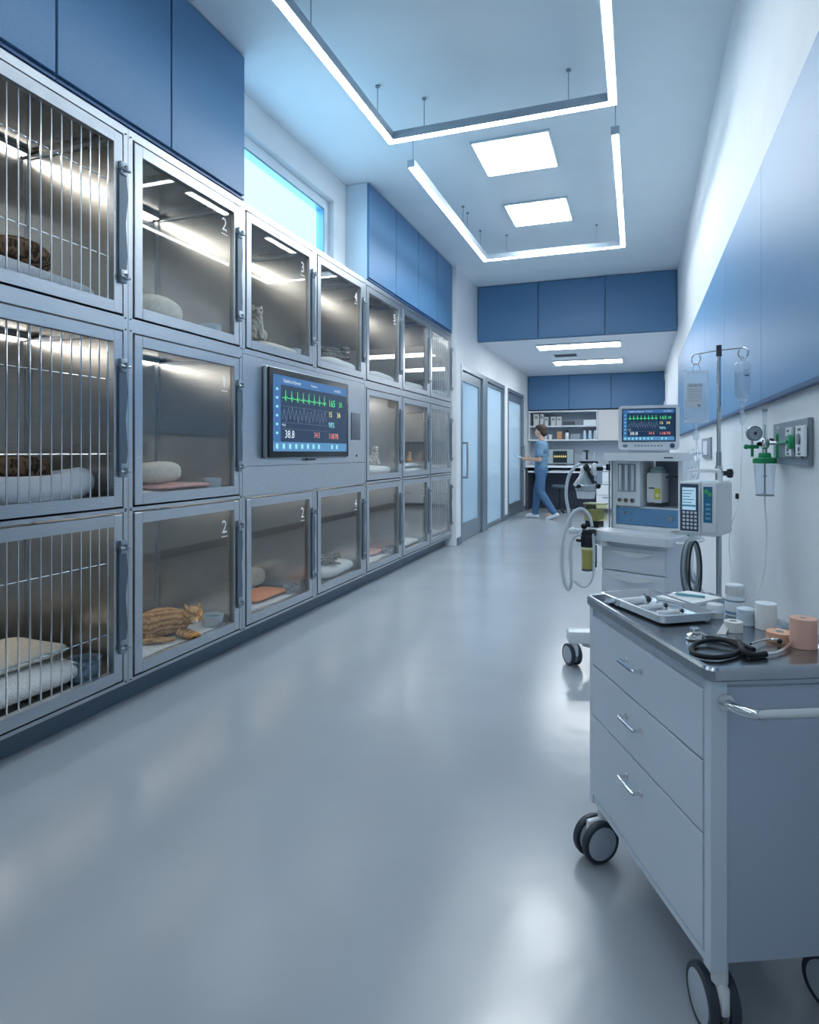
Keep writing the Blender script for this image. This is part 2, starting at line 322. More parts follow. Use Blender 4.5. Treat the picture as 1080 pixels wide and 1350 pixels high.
# ------------------------------------------------------------------ cages
PY, DW = .763, .70
def cy0(c): return 2.0+PY*(c-1)                 # near edge of the door in column c
ROWS = [(1.4975, 2.261, 1.532, 2.221), (.775, 1.4975, .7905, 1.463), (.10, .775, .121, .760)]   # cell z0,z1, door z0,z1
FLZ = [r[2]+.022 for r in ROWS]
DEPTH = .52
def make_cage(row, barred, both=False):
    z0, z1, d0, d1 = ROWS[row]; root = thing('animal_cage', 'x', 'cage', (XF, 0, 0), 0, 'stainless steel animal cages')
    # local: x=0 front plane, -x into the wall; y=0 near edge of the door
    ya, yb = -.0305, PY-.0325; g = .008; fx = .028
    f = MB(); f.box(-fx, 0, ya, -g, z0, z1); f.box(-fx, 0, DW+g, yb, z0, z1)
    f.box(-fx, 0, -g, DW+g, z0, d0-g); f.box(-fx, 0, -g, DW+g, d1+g, z1)
    ff = f.put('face_frame', STEEL, root)
    sc = MB()
    for zz in (d0-.012, d1+.012):
        for yy in (-.018, DW+.018): sc.cyl((0, yy, zz), (.003, yy, zz), .0035, seg=8)
    sc.put('screw', LATCH, ff)
    k = .005; s_ = MB(); fl = FLZ[row]; zt = min(d1+.022, z1-.008)
    s_.box(-DEPTH-k, -fx, ya+.002, yb-.002, fl-k, fl); s_.box(-DEPTH-k, -fx, ya+.002, yb-.002, zt, zt+k)
    s_.box(-DEPTH-k, -DEPTH, ya+.002, yb-.002, fl, zt); s_.box(-DEPTH, -fx, ya+.002, ya+.002+k, fl, zt); s_.box(-DEPTH, -fx, yb-.002-k, yb-.002, fl, zt)
    s_.put('shell', STEELI, root)
    for bx in ((-DEPTH+.001, -DEPTH+.012, ya+.008, ya+.018, fl+.001, zt-.03), (-DEPTH+.001, -DEPTH+.010, yb-.018, yb-.008, fl+.001, zt-.03), (-DEPTH+.02, -fx-.01, yb-.016, yb-.008, zt-.03, zt-.014)):
        MB().box(*bx).put('corner_trim', STEEL, root)
    li = MB(); li.box(-DEPTH+.004, -DEPTH+.034, ya+.03, yb-.03, zt-.022, zt-.001)
    lt = li.put('light_housing', STEEL, root)
    MB().box(-DEPTH+.008, -DEPTH+.030, ya+.036, yb-.036, zt-.026, zt-.022).put('light_strip', STRIP, lt)
    # door
    w_ = .043; dr = MB(); dr.box(-.022, .004, 0, w_, d0, d1, bev=.002, seg=1); dr.box(-.022, .004, DW-w_, DW, d0, d1, bev=.002, seg=1)
    dr.box(-.022, .004, w_, DW-w_, d0, d0+w_); dr.box(-.022, .004, w_, DW-w_, d1-w_, d1)
    D = dr.put('door', STEEL, root)
    if barred:
        bz = MB(); n = 15
        for i in range(n): y = w_+(DW-2*w_)*(i+.5)/n; bz.cyl((-.006, y, d0+w_-.004), (-.006, y, d1-w_+.004), .0028, seg=8)
        for q in (.30, .72): z = d0+(d1-d0)*q; bz.cyl((-.011, w_-.004, z), (-.011, DW-w_+.004, z), .0024, seg=8)
        bz.put('bars', CHROME, D)
    if not barred or both: MB().box(-.016, -.0125, w_, DW-w_, d0+w_, d1-w_).put('pane', GLASS, D)
    zm = (d0+d1)/2; q = (d1-d0)*.30; yl = DW-.006
    L = MB(); L.prism([(yl-.020, zm-q), (yl+.012, zm-q), (yl+.022, zm-q*.6), (yl+.012, zm), (yl+.024, zm+q*.5), (yl+.014, zm+q), (yl-.020, zm+q)], .005, .013, Mx(((0,0,1,0),(1,0,0,0),(0,1,0,0),(0,0,0,1))))
    lt = L.put('latch', LATCH, D)
    for zz in (zm-q, zm+q):
        h = MB(); h.box(.004, .018, yl-.016, yl+.016, zz-.022, zz+.030, bev=.003); h.cyl((.020, yl-.022, zz), (.020, yl+.026, zz), .006, seg=8); h.cyl((.024, yl+.006, zz-.008), (.024, yl+.006, zz+.014), .007, seg=8)
        h.put('latch_clasp', mat('latch_clasp_steel', (.30,.35,.40), .35, .8), D)
    return root
PR = {}
ordr = ['top', 'middle', 'bottom']; nth = ['first', 'second', 'third', 'fourth', 'fifth', 'sixth', 'seventh']
desc = {(0,0): 'barred steel cage in the top row, nearest the camera, holding a dark tabby cat',
 (0,1): 'top row glass fronted cage etched 2 beneath the large blue cabinets', (0,2): 'top row glass fronted cage etched 3 with a sitting grey cat',
 (0,3): 'top row glass fronted cage etched 4 below the right end of the window', (0,4): 'top row glass fronted cage directly right of the cage etched 4',
 (0,5): 'top row glass fronted cage, second from the far wall end', (0,6): 'top row cage at the far end beside the white wall, with fine bars',
 (1,0): 'barred steel cage in the middle row with a tabby on a curved grey bolster', (1,1): 'middle row glass fronted cage etched 1 left of the wall monitor',
 (1,4): 'middle row glass fronted cage immediately right of the monitor panel', (1,5): 'middle row glass fronted cage with a folded white towel',
 (1,6): 'middle row cage at the far end beside the white wall', (2,0): 'barred steel cage in the bottom row with white folded quilts',
 (2,1): 'bottom row glass fronted cage etched 2 holding the orange cat', (2,2): 'bottom row glass fronted cage etched 2 with orange blanket, left below the monitor',
 (2,3): 'bottom row glass fronted cage etched 4 with a tabby kitten, right below the monitor', (2,4): 'bottom row glass fronted cage with a peach blanket, fifth along the wall',
 (2,5): 'bottom row glass fronted cage etched 1, second from the far end', (2,6): 'bottom row cage at the far end beside the dark skirting, with fine bars'}
nums = {(0,1): '2', (0,2): '3', (0,3): '4', (0,4): '5', (1,1): '1', (1,5): '1', (1,6): '1', (2,1): '2', (2,2): '2', (2,3): '4', (2,5): '1', (2,6): '1'}
ETCH = mat('etched_number', (.85,.88,.9), .6)
for (r, c), dsc in desc.items():
    key = (r, 'b' if c == 0 else ('f' if c == 6 else 'g'))
    if key not in PR: PR[key] = o = make_cage(r, c in (0, 6), c == 6)
    else: o = copy_tree(PR[key], None, drop=('number',))
    o.location = V((XF, cy0(c), 0))*S; o['label'] = dsc
    if (r, c) in nums:
        D = [x for x in o.children if x.name.split('.')[0] == 'door'][0]
        d1 = ROWS[r][3]; Mt = Mx(((0,0,1,0),(1,0,0,0),(0,1,0,0),(0,0,0,1)))
        MB().text(nums[(r, c)], .088, DW-.125, d1-.150, Mt, -.010).line([(DW-.125, d1-.168), (DW-.078, d1-.168)], .004, Mt, -.010).put('number', ETCH, D)
# monitor panel between the cages
y0, y1 = cy0(2)-.0305, cy0(4)-.0345
pn = thing('service_panel', 'brushed steel service panel in the cage wall framing the big monitor', 'panel', (XF, y0, .775))
W_ = y1-y0; H_ = 1.4975-.775
MB().box(-.03, 0, .001, W_, .001, .150).put('lower_plate', STEEL, pn)
MB().box(-.03, 0, .001, W_, .154, H_-.002).put('upper_plate', STEEL, pn)
MB().box(-.30, -.03, .01, W_-.01, .01, H_-.01).put('casing', STEELI, pn)
s_ = MB().box(0, .004, uy(463, XF)-y0, uy(474.5, XF)-y0, .31, .50, bev=.001); s_.put('card_reader', mat('reader_grey', (.10,.12,.15), .5), pn)
MB().cyl((0, uy(470, XF)-y0, .20), (.004, uy(470, XF)-y0, .20), .008, seg=10).put('indicator', BLACK, pn)
# screens -----------------------------------------------------------
def E(n, c, s): return emis('screen_'+n, c, s*.215)
BG = E('navy', (.008,.03,.075), .9); HD = E('header_blue', (.035,.13,.32), 1.0); FT = E('footer_blue', (.07,.21,.40), 1.1)
GR = E('green', (.12,.95,.30), .9); YE_ = E('yellow', (.95,.90,.35), .9); WHs = E('white', (.75,.88,1.0), .9); RD = E('red', (.95,.30,.26), .9); CY = E('cyan', (.35,.85,.95), .8); DM = E('dim_blue', (.28,.42,.60), .6)
def ecg(x0, x1, y, a, n):
    p = []; st = (x1-x0)/n
    for i in range(n):
        x = x0+st*i
        p += [(x, y), (x+st*.3, y), (x+st*.38, y+a*.12), (x+st*.45, y), (x+st*.5, y-a*.25), (x+st*.56, y+a), (x+st*.62, y-a*.4), (x+st*.68, y), (x+st*.8, y+a*.18), (x+st*.9, y)]
    return p+[(x1, y)]
def screen(parent, w, h, M, detail=True):
    """vital signs display, w by h, lower left at the origin of M, z out of the glass"""
    sc = MB().rect(0, 0, w, h, .0006, M).put('screen', BG, parent)
    e = .0009
    MB().rect(0, h*.88, w, h, e, M).rect(0, h*.12, w*.085, h*.88, e, M).put('header_bar', HD, sc)
    MB().rect(0, 0, w, h*.125, e, M).put('footer_bar', FT, sc)
    g = MB(); g.line(ecg(w*.10, w*.68, h*.71, h*.11, 8), h*.008, M, e*1.4); g.text('165', h*.15, w*.71, h*.68, M, e*1.4); g.text('30', h*.11, w*.87, h*.69, M, e*1.4); g.put('heart_trace', GR, sc)
    r = MB(); pts = [(w*(.10+.58*i/24), h*(.42+(.16 if i % 2 else 0)-.02*sin(i))) for i in range(25)]; r.line(pts, h*.007, M, e*1.4)
    for yy in (.60, .385, .30): r.line([(w*.1, h*yy), (w*.69, h*yy)], h*.003, M, e*1.4)
    r.put('breath_trace', DM, sc)
    MB().text('15', h*.12, w*.71, h*.52, M, e*1.4).put('breath_reading', YE_, sc); MB().text('34', h*.12, w*.84, h*.52, M, e*1.4).put('rate_reading', YE_, sc)
    MB().text('98%', h*.12, w*.71, h*.36, M, e*1.4).put('oxygen_reading', CY, sc)
    MB().text('34.5', h*.11, w*.50, h*.20, M, e*1.4).text('118/78', h*.12, w*.71, h*.19, M, e*1.4).put('pressure_reading', RD, sc)
    MB().text('38.8', h*.15, w*.13, h*.18, M, e*1.4).text('PULS', h*.045, w*.10, h*.335, M, e*1.4).text('TabiiA.k A Emreti', h*.065, w*.11, h*.915, M, e*1.4).text('Frequency', h*.045, w*.46, h*.925, M, e*1.4).text('Avi 00:51', h*.06, w*.80, h*.915, M, e*1.4).put('temperature_reading', WHs, sc)
    for i in range(10):
        x = w*(.03+.075*i+(.12 if i > 7 else 0)); MB().rect(x, h*.065, x+w*.028, h*.10, e*1.4, M).rect(x, h*.035, x+w*.028, h*.065, e*1.3, M).put('menu_icon', CY, sc)
    for i in range(6): y = h*(.80-.115*i); MB().rect(w*.03, y, w*.056, y+h*.03, e*1.4, M).put('menu_icon', CY, sc)
    return sc
my0, my1, mz0, mz1 = 2.91, 3.905, .962, 1.462
mo = thing('wall_monitor', 'large black rimmed vital signs monitor set in the steel cage wall', 'monitor', (XF, my0, mz0))
MW, MH = my1-my0, mz1-mz0
MB().box(.001, .026, 0, MW, 0, MH, bev=.010).put('rear_case', mat('monitor_rim_grey', (.35,.40,.46), .35, .6), mo)
MB().box(.026, .040, .008, MW-.008, .008, MH-.008, bev=.005).put('bezel', BLACK, mo)
MB().box(.006, .02, MW*.46, MW*.56, -.012, -.0005).put('name_tab', DARKG, mo)
screen(mo, MW-.085, MH-.085, Mx(((0,0,1,.040),(1,0,0,.042),(0,1,0,.042),(0,0,0,1))))
# ------------------------------------------------------------------ blue cabinets above the cages
def blue_unit(name, label, cat, group, x0, x1, y0, y1, z0, z1, face, side=None):
    cx_, cyy = (x0+x1)/2, (y0+y1)/2; o = thing(name, label, cat, (cx_, cyy, z0), 0, group); a, b = (x1-x0)/2, (y1-y0)/2; h = z1-z0
    if face == '+x':
        MB().box(-a, a-.018, -b, b, 0, h).put('body', side or BLUE, o); MB().box(a-.017, a, -b+.003, b-.003, .012, h-.004, bev=.0015, seg=1).put('door', BLUE, o)
        MB().box(-a, a-.004, -b, b, -.010, -.0005).put('base_board', BLUED, o)
    else:
        MB().box(-a, a, -b+.018, b, 0, h).put('body', side or BLUE, o); MB().box(-a+.003, a-.003, -b, -b+.017, .004, h-.004, bev=.0015, seg=1).put('door', BLUE, o)
    return o
zb = 2.275; xs = -1.86
ed = [-1.73, -1.17, -.61, -.05, .51, 1.07, 1.636, 2.203, 2.74]
for i, (a, b) in enumerate(zip(ed, ed[1:])):
    if i < 3: continue
    lab = {7: 'tall blue overhead cabinet ending beside the window', 6: 'tall blue overhead cabinet second back from the window, above the cage etched 2',
           5: 'tall blue overhead cabinet cut by the top left corner of the photo'}.get(i, 'tall blue overhead cabinet above the cages beside the camera, out of frame')
    blue_unit('overhead_cabinet', lab, 'cabinet', 'blue cabinets left of the window', XW+.002, xs, a+.002, b-.002, zb, ZC-.004, '+x')
ed = [4.31, 4.87, 5.43, 5.99, 6.555]; sidem = mat('pale_cabinet_side', (.62,.74,.84), .45)
for i, (a, b) in enumerate(zip(ed, ed[1:])):
    lab = ['blue overhead cabinet with a pale side panel facing the window', 'blue overhead cabinet second from the pale side panel, far end of the cages',
           'blue overhead cabinet third from the pale side panel, far end of the cages', 'blue overhead cabinet against the white wall at the end of the cages'][i]
    blue_unit('overhead_cabinet', lab, 'cabinet', 'blue cabinets right of the window', XW+.002, xs, a+.002, b-.002, zb, ZC-.004, '+x', sidem if i == 0 else None)
xb = [XD+.004, ux(709.5, YB), ux(798, YB), XR-.004]
for i, (a, b) in enumerate(zip(xb, xb[1:])):
    blue_unit('bulkhead_cabinet', ['left of the three dark blue panels on the bulkhead over the corridor', 'middle of the three dark blue panels on the bulkhead over the corridor',
        'right of the three dark blue panels on the bulkhead, touching the right wall'][i], 'cabinet', 'blue bulkhead panels', a+.002, b-.002, YB, YB+.065, ZL-.005, ZC-.004, '-y')
# blue panels along the right wall
ye = [-2.1, -1.2, -.3, .6, 1.5, 2.42, 3.38, 4.32, 5.26, 6.2, 7.12]
for i, (a, b) in enumerate(zip(ye, ye[1:])):
    if i < 3: continue
    o = thing('wall_panel', ['', '', '', 'blue wall panel beside the camera on the right wall, out of frame', 'blue wall panel on the right wall at the right edge of the photo, above the grey gas outlet plate', 'blue wall panel on the right wall behind the hanging drip bottle',
      'blue wall panel on the right wall behind the drip bag and pole', 'blue wall panel on the right wall, third counted from the bulkhead', 'blue wall panel on the right wall, second counted from the bulkhead', 'blue wall panel on the right wall nearest the bulkhead'][i], 'panel', (XR-.01, (a+b)/2, 1.175), 0, 'blue wall panels on the right wall')
    hb = (b-a)/2-.0015
    MB().box(-.008, .009, -hb, hb, 0, .795, bev=.001, seg=1).put('face_board', BLUEW, o); MB().box(-.010, .009, -hb, hb, -.012, -.0005).put('bottom_edge', BLUED, o)
# ------------------------------------------------------------------ lights
def pendant(label, y0, y1, xl, xr, wires, cap=True):
    z0, z1, w_ = 2.772, 2.822, .046; yc = (y0+y1)/2; o = thing('linear_pendant_light', label, 'light', ((xl+xr)/2, yc, z0), 0, 'suspended U-shaped linear lights')
    a = (xr-xl)/2; b0, b1 = y0-yc, y1-yc
    al = mat('pendant_aluminium', (.38,.45,.52), .4, .5)
    h = MB(); h.prism([(-a-w_/2, b0), (-a+w_/2, b0), (-a+w_/2, b1-w_/2), (a-w_/2, b1-w_/2), (a-w_/2, b0), (a+w_/2, b0), (a+w_/2, b1+w_/2), (-a-w_/2, b1+w_/2)], .004, z1-z0)
    h.put('housing', al, o)
    q = w_/2-.006; h = MB(); h.prism([(-a-q, b0+.012), (-a+q, b0+.012), (-a+q, b1-q), (a-q, b1-q), (a-q, b0+.012), (a+q, b0+.012), (a+q, b1+q), (-a-q, b1+q)], 0, .004)
    h.put('diffuser', LED, o)
    for (x, y) in wires:
        k = MB(); k.cyl((x-(xl+xr)/2, y-yc, z1-z0), (x-(xl+xr)/2, y-yc, ZC-z0), .0022, seg=6); k.cyl((x-(xl+xr)/2, y-yc, ZC-z0-.008), (x-(xl+xr)/2, y-yc, ZC-z0-.0005), .012, seg=10); k.put('suspension_wire', MIDG, o)
XL_, XR_ = -1.33, -.118
pendant('near suspended white linear light bent in a U, cut by the top of the photo', -1.6, 3.40, XL_, XR_, [(XL_, 2.45), (XL_, 3.2), (XL_+.2, 3.4), (XR_-.22, 3.4), (XL_, .8), (XR_, .8), (XL_, -1), (XR_, -1), (XR_, 3.05)])
pendant('far suspended white linear light bent in a U, nearer the corridor', 3.74, 5.80, XL_, XR_, [(XL_, 3.78), (XL_, 5.0), (XL_, 5.15), (XL_, 5.6), (XL_+.2, 5.8), (XR_-.22, 5.8), (XR_, 3.78), (XR_, 4.6)])
for (x0, x1, y0, y1, l) in ((-1.0, -.525, 3.99, 4.48, 'nearer of the two square ceiling light panels'), (-1.0, -.53, 5.08, 5.56, 'farther of the two square ceiling light panels')):
    o = thing('ceiling_panel_light', l, 'light', ((x0+x1)/2, (y0+y1)/2, ZC), 0, 'square ceiling light panels'); a, b = (x1-x0)/2, (y1-y0)/2
    MB().box(-a-.015, a+.015, -b-.015, b+.015, -.016, -.0005).put('frame', mat('light_frame_grey', (.45,.55,.62), .5), o); MB().box(-a, a, -b, b, -.019, -.016).put('diffuser', PANEL, o)
for (x0, x1, y0, y1, l) in ((-1.18, -.20, 7.98, 8.28, 'nearer long ceiling light in the low corridor ceiling'), (-1.16, -.21, 9.45, 9.8, 'farther long ceiling light in the low corridor ceiling')):
    o = thing('ceiling_panel_light', l, 'light', ((x0+x1)/2, (y0+y1)/2, ZL), 0, 'long corridor ceiling lights'); a, b = (x1-x0)/2, (y1-y0)/2
    MB().box(-a-.01, a+.01, -b-.01, b+.01, -.02, -.0005).put('frame', mat('light_frame_grey', (.45,.55,.62), .5), o)
    MB().box(-a, a, -b, -.012, -.024, -.02).box(-a, a, .012, b, -.024, -.02).put('diffuser', LED2, o)
o = thing('ceiling_vent', 'slotted grey air vent between the two corridor ceiling lights', 'vent', (-.93, 8.95, ZL))
v = MB(); v.box(-.15, .15, -.10, .10, -.008, -.0005); o2 = v.put('frame', MIDG, o)
v = MB(); [v.box(-.14, .14, -.09+.036*i, -.07+.036*i, -.014, -.008) for i in range(5)]; v.put('slats', DARKG, o)
# ------------------------------------------------------------------ far work area
YF = 11.25
o = None
xb = [XD+.004, ux(750, YF), ux(806, YF), XR-.004]
for i, (a, b) in enumerate(zip(xb, xb[1:])):
    blue_unit('wall_cabinet', ['dark blue wall cabinet over the left half of the open shelves', 'dark blue wall cabinet over the right half of the open shelves', 'dark blue wall cabinet in the far right corner'][i], 'cabinet', 'blue wall cabinets on the back wall',
      a+.002, b-.002, YF, YE-.003, vz(539, -.8, YF), ZL-.004, '-y')
zs = vz(539, -.8, YF)-.006
xa, xm, xe = XD+.01, ux(788, YF), XR-.01
z1s, z2s = vz(561.5, -1, YF), vz(580, -1, YF)
sh = thing('open_shelf_unit', 'white open shelf unit under the dark blue wall cabinets', 'shelf', ((xa+xm)/2, YF+.17, z2s)); a = (xm-xa)/2
OW = mat('shelf_white', (.70,.75,.80), .5)
for nm, zz in (('top_board', zs-z2s-.025), ('shelf', z1s-z2s), ('bottom_board', 0.)): MB().box(-a, a, -.16, .16, zz-.012, zz+.012).put(nm, OW, sh)
for x in (-a, a-.02): MB().box(x, x+.02, -.16, .16, .012, zs-z2s-.037 if False else z1s-z2s-.012).box(x, x+.02, -.16, .16, z1s-z2s+.012, zs-z2s-.037).put('side_panel', OW, sh)
MB().box(-a+.02, a-.02, .15, .165, .012, z1s-z2s-.012).box(-a+.02, a-.02, .15, .165, z1s-z2s+.012, zs-z2s-.037).put('back_panel', mat('shelf_back', (.34,.40,.48), .6), sh)
wc = thing('wall_cupboard', 'closed pale cupboard right of the open shelves', 'cabinet', ((xm+xe)/2, YF+.17, z2s-.012)); a2 = (xe-xm)/2-.004; hh = zs-z2s
MB().box(-a2, a2, -.14, .165, 0, hh).put('body', OW, wc)
for k in range(2): MB().box(-a2+a2*k+.002, a2*k-.002, -.16, -.141, .004, hh-.004).put('door', mat('cupboard_door', (.66,.66,.66), .5), wc)
def shelf_obj(name, label, cat, u0, u1, vtop, zbase, m, grp=None, y=YF+.10, parts=None, shape='box'):
    x0, x1 = ux(u0, y), ux(u1, y); zt = vz(vtop, (x0+x1)/2, y); o = thing(name, label, cat, ((x0+x1)/2, y+.04, zbase), 0, grp); a = (x1-x0)/2; h = zt-zbase
    if shape == 'box': MB().box(-a, a, -.05, .05, .0005, h, bev=.003, seg=1).put('body', m, o); 
    if shape == 'book': MB().box(-a, a, -.05, .06, .0005, h, bev=.002, seg=1).put('cover', m, o); MB().box(-a*.6, a*.6, -.052, -.0505, h*.6, h*.85).put('spine_label', MIDG, o)
    if shape == 'bottle':
        MB().lathe([(a, .0005), (a, h*.65), (a*.7, h*.75)], seg=16).put('body', m, o); MB().lathe([(a*.72, h*.76), (a*.72, h)], seg=16).put('cap', parts or WP, o)
    if shape == 'cup': MB().lathe([(a*.7, .0005), (a, h), (a*.85, h), (a*.6, h*.15), (0, h*.15)], seg=16).put('body', m, o)
    return o
zt_ = z1s+.0125; zl_ = z2s+.0125
BN = mat('binder_white', (.62,.64,.64), .6)
shelf_obj('binder', 'tall white binder at the left end of the upper shelf', 'binder', 703.5, 711, 546, zt_, BN, 'binders on the upper shelf', shape='book')
shelf_obj('binder', 'white binder in the middle of the three on the upper shelf', 'binder', 712.5, 717, 546, zt_, BN, 'binders on the upper shelf', shape='book')
shelf_obj('binder', 'short white binder, right of the three on the upper shelf', 'binder', 718, 723, 550, zt_, BN, 'binders on the upper shelf', shape='book')
shelf_obj('storage_box', 'pale square box beside the binders on the upper shelf', 'box', 726.5, 733, 549.5, zt_, BN, shape='book')
shelf_obj('storage_box', 'second pale square box touching the first on the upper shelf', 'box', 733.8, 740.5, 549.5, zt_, BN, shape='book')
shelf_obj('flat_tray', 'low dark edged tray in the middle of the upper shelf', 'tray', 743, 757, 555.5, zt_, DARKG)
shelf_obj('paper_stack', 'white stack at the right of the upper shelf', 'box', 769.5, 786, 553.5, zt_, WP)
shelf_obj('cup', 'small white cup left on the lower shelf, behind the person', 'cup', 717, 721.5, 574.5, zl_, WP, 'cups on the lower shelf', shape='cup')
shelf_obj('cup', 'white cup beside the orange box on the lower shelf', 'cup', 722.5, 728, 573, zl_, WP, 'cups on the lower shelf', shape='cup')
shelf_obj('carton', 'small orange brown carton on the lower shelf', 'box', 734.5, 741, 569, zl_, mat('orange_carton', (.58,.33,.17), .6))
shelf_obj('bottle', 'dark topped white bottle in the middle of the lower shelf', 'bottle', 745, 750, 567, zl_, WP, None, parts=BLACK, shape='bottle')
shelf_obj('wire_basket', 'low grey basket on the lower shelf between bottles', 'basket', 752.5, 765, 572, zl_, mat('basket_grey', (.30,.35,.42), .6))
for i, (u0, u1) in enumerate(((768.5, 773), (775.5, 780.5), (782.3, 787))):
    shelf_obj('bottle', ['left', 'middle', 'right'][i]+' of the three pale blue bottles at the right of the lower shelf', 'bottle', u0, u1, 567.5, zl_, mat('pale_blue_bottle', (.50,.68,.82), .4), 'pale blue bottles', parts=WP, shape='bottle')
# desk
zk = .735; y0d = 10.95
dk = thing('desk', 'long white wall desk with a lower keyboard shelf below the open shelves', 'desk', (0, 0, 0))
xq = ux(786, y0d)
MB().box(XD+.01, XR-.05, y0d, YE-.003, zk-.0, zk+.035, bev=.004).put('desk_top', WP, dk)
MB().box(XD+.05, xq-.02, y0d+.03, YE-.05, zk-.085, zk-.06).put('keyboard_shelf', WP, dk)
MB().box(XD+.013, xq, YE-.035, YE-.013, .0, zk-.001).put('dark_backing', mat('under_desk_dark', (.055,.075,.11), .5), dk)  # dark blue sheet added over the wall below the desk top
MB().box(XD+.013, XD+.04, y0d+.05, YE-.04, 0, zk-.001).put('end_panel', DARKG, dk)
dw = thing('drawer_unit', 'white drawer unit under the right half of the desk', 'cabinet', ((xq+XR-.06)/2, y0d+.3, 0)); a = (XR-.06-xq)/2
MB().box(-a, a, -.25, .28, .06, zk-.002).put('body', OW, dw); MB().box(-a+.02, a-.02, -.22, .25, 0, .06).put('plinth', KICK, dw)
for c_ in range(3):
    for r_ in range(3):
        x0 = -a+2*a*c_/3; d = MB().box(x0+.006, x0+2*a/3-.006, -.27, -.251, .075+r_*.215, .28+r_*.215, bev=.003, seg=1).put('drawer', WP, dw)
        MB().box(x0+a*.2, x0+a*.47, -.283, -.271, .245+r_*.215, .258+r_*.215).put('handle', MIDG, d)
cm = thing('computer_monitor', 'small flat computer monitor on the far desk beside the walking person', 'monitor', (ux(739, 11.2), 11.2, zk+.035))
wv = (ux(757, 11.2)-ux(720.5, 11.2))/2
MB().box(-wv, wv, -.012, .012, .012, .29, bev=.004).put('case', DARKG, cm); MB().box(-.1, .1, -.07, .09, .0005, .01).box(-.02, .02, .013, .03, .01, .15).put('stand', DARKG, cm)
MB().box(-wv+.015, wv-.015, -.0135, -.0122, .03, .275).put('screen', E('pale', (.25,.36,.44), .7), cm)
MB().box(-wv+.11, wv-.12, -.0148, -.0136, .045, .25).put('window_area', E('black', (.004,.010,.012), 1), cm)
q = MB(); q.line(ecg(-wv+.12, wv-.13, .15, .03, 6), .006, T((0, -.0152, 0))@RX(pi/2)); q.put('trace', YE_, cm)
kb = thing('keyboard', 'pale keyboard on the shelf under the far desk top', 'keyboard', (ux(742, 11.1), 11.1, zk-.06)); MB().box(-.2, .2, -.05, .05, .0005, .018, bev=.003).put('case', OFFW, kb)
q = MB(); [q.box(-.185+.031*i, -.160+.031*i, -.04+.028*j, -.018+.028*j, .018, .022) for i in range(12) for j in range(3)]; q.put('keys', MIDG, kb)
st = thing('stool', 'round dark stool in front of the far desk', 'stool', (ux(738, 10.72), 10.72, 0))
MB().lathe([(.0, .40), (.10, .40), (.125, .415), (.13, .44), (.115, .458), (0, .462)]).put('seat', mat('stool_seat', (.06,.09,.13), .5), st)
MB().cyl((0,0,.06), (0,0,.40), .018).put('column', BLACK, st)
for i in range(5): a = 2*pi*i/5+.2; lg = MB().tube([(0, 0, .065), (.08*cos(a), .08*sin(a), .06), (.16*cos(a), .16*sin(a), .035)], .012, 8, n=3).put('leg', BLACK, st); MB().ell((.16*cos(a), .16*sin(a), .020), (.02,.014,.020), seg=10).put('castor', BLACK, lg)
# small high window at the far end of the right wall
wn = bpy.data.objects.new('window_3', None); col.objects.link(wn); struct(wn)
MB().box(XR-.012, XR-.0005, 10.45, 11.1, 1.75, 2.18).put('window_frame', OW, wn); MB().box(XR-.016, XR-.012, 10.5, 11.05, 1.79, 2.14).put('pane', mat('dark_window_glass', (.12,.16,.21), .1), wn)
# ------------------------------------------------------------------ person
SKIN = mat('skin', (.58,.36,.27), .55); pl = V((-1.37, 9.72, 0))
PSC = 1.07
pe = thing('person', 'person in blue grey scrub top and blue trousers walking towards the frosted doors', 'person', pl, pi-.12)
b = MB(1)
b.ell((.015,0,1.655), (.092,.074,.112)).ell((.05,0,1.605), (.055,.05,.055)).ell((.112,0,1.645), (.017,.011,.022), seg=10).ell((.10,0,1.607), (.012,.024,.009), seg=10)
for s in (-1, 1):
    b.ell((.0, s*.077, 1.65), (.017,.009,.03), seg=10)
    b.ell((.09, s*.03, 1.672), (.014,.018,.008), seg=10)
b.cyl((-.02,0,1.44), (.005,0,1.58), .06, .052)
b.ell((-.01,0,1.32), (.10,.165,.17)).ell((0,0,1.10), (.095,.135,.2)).ell((-.01,0,.95), (.105,.155,.12))
for s, ex in ((-1, .02), (1, 0)):
    sh_, el, wr = V((-.01, s*.18, 1.40)), V((-.03+ex, s*.225, 1.12)), V((.22+ex, s*.13, 1.13))
    b.ell(sh_, .06).cyl(sh_, el, .05, .04).ell(el, .041).cyl(el, wr, .04, .026).ell(wr, .027)
    pd = (wr-el).normalized(); pm = wr+pd*.05; b.ell(pm, (.05,.022,.038)); b.cyl(wr, pm, .025, .03)
    for k, L in enumerate((.062, .072, .068, .054)):
        p0 = pm+pd*.03+V((0, 0, .027-.018*k)); p1 = p0+pd*L*.5+V((0, -s*.006, 0)); p2 = p1+pd*L*.3+V((0, -s*.024, 0)); b.cyl(p0, p1, .009, .0085, 8).ell(p1, .009, seg=8).cyl(p1, p2, .0085, .0075, 8).ell(p2, .0078, seg=8)
    p0 = wr+pd*.03+V((0, 0, .025)); p1 = p0+V((.025, -s*.012, .03)); p2 = p1+V((.026, -s*.01, .008)); b.cyl(p0, p1, .011, .010, 8).ell(p1, .010, seg=8).cyl(p1, p2, .010, .008, 8).ell(p2, .0085, seg=8)
LEG = {}
for s, kn, an in ((1, V((-.02,.10,.50)), V((-.27,.10,.13))), (-1, V((.10,-.09,.50)), V((.14,-.09,.09)))):
    hp = V((-.01, s*.09, .92)); b.ell(hp, .095).cyl(hp, kn, .085, .058).ell(kn, .058).cyl(kn, an, .055, .036).ell(an, .038); LEG[s] = (hp, kn, an)
    b.ell(an+V((.07, 0, -.045)), (.10,.04,.03))
pe.scale = (PSC,)*3
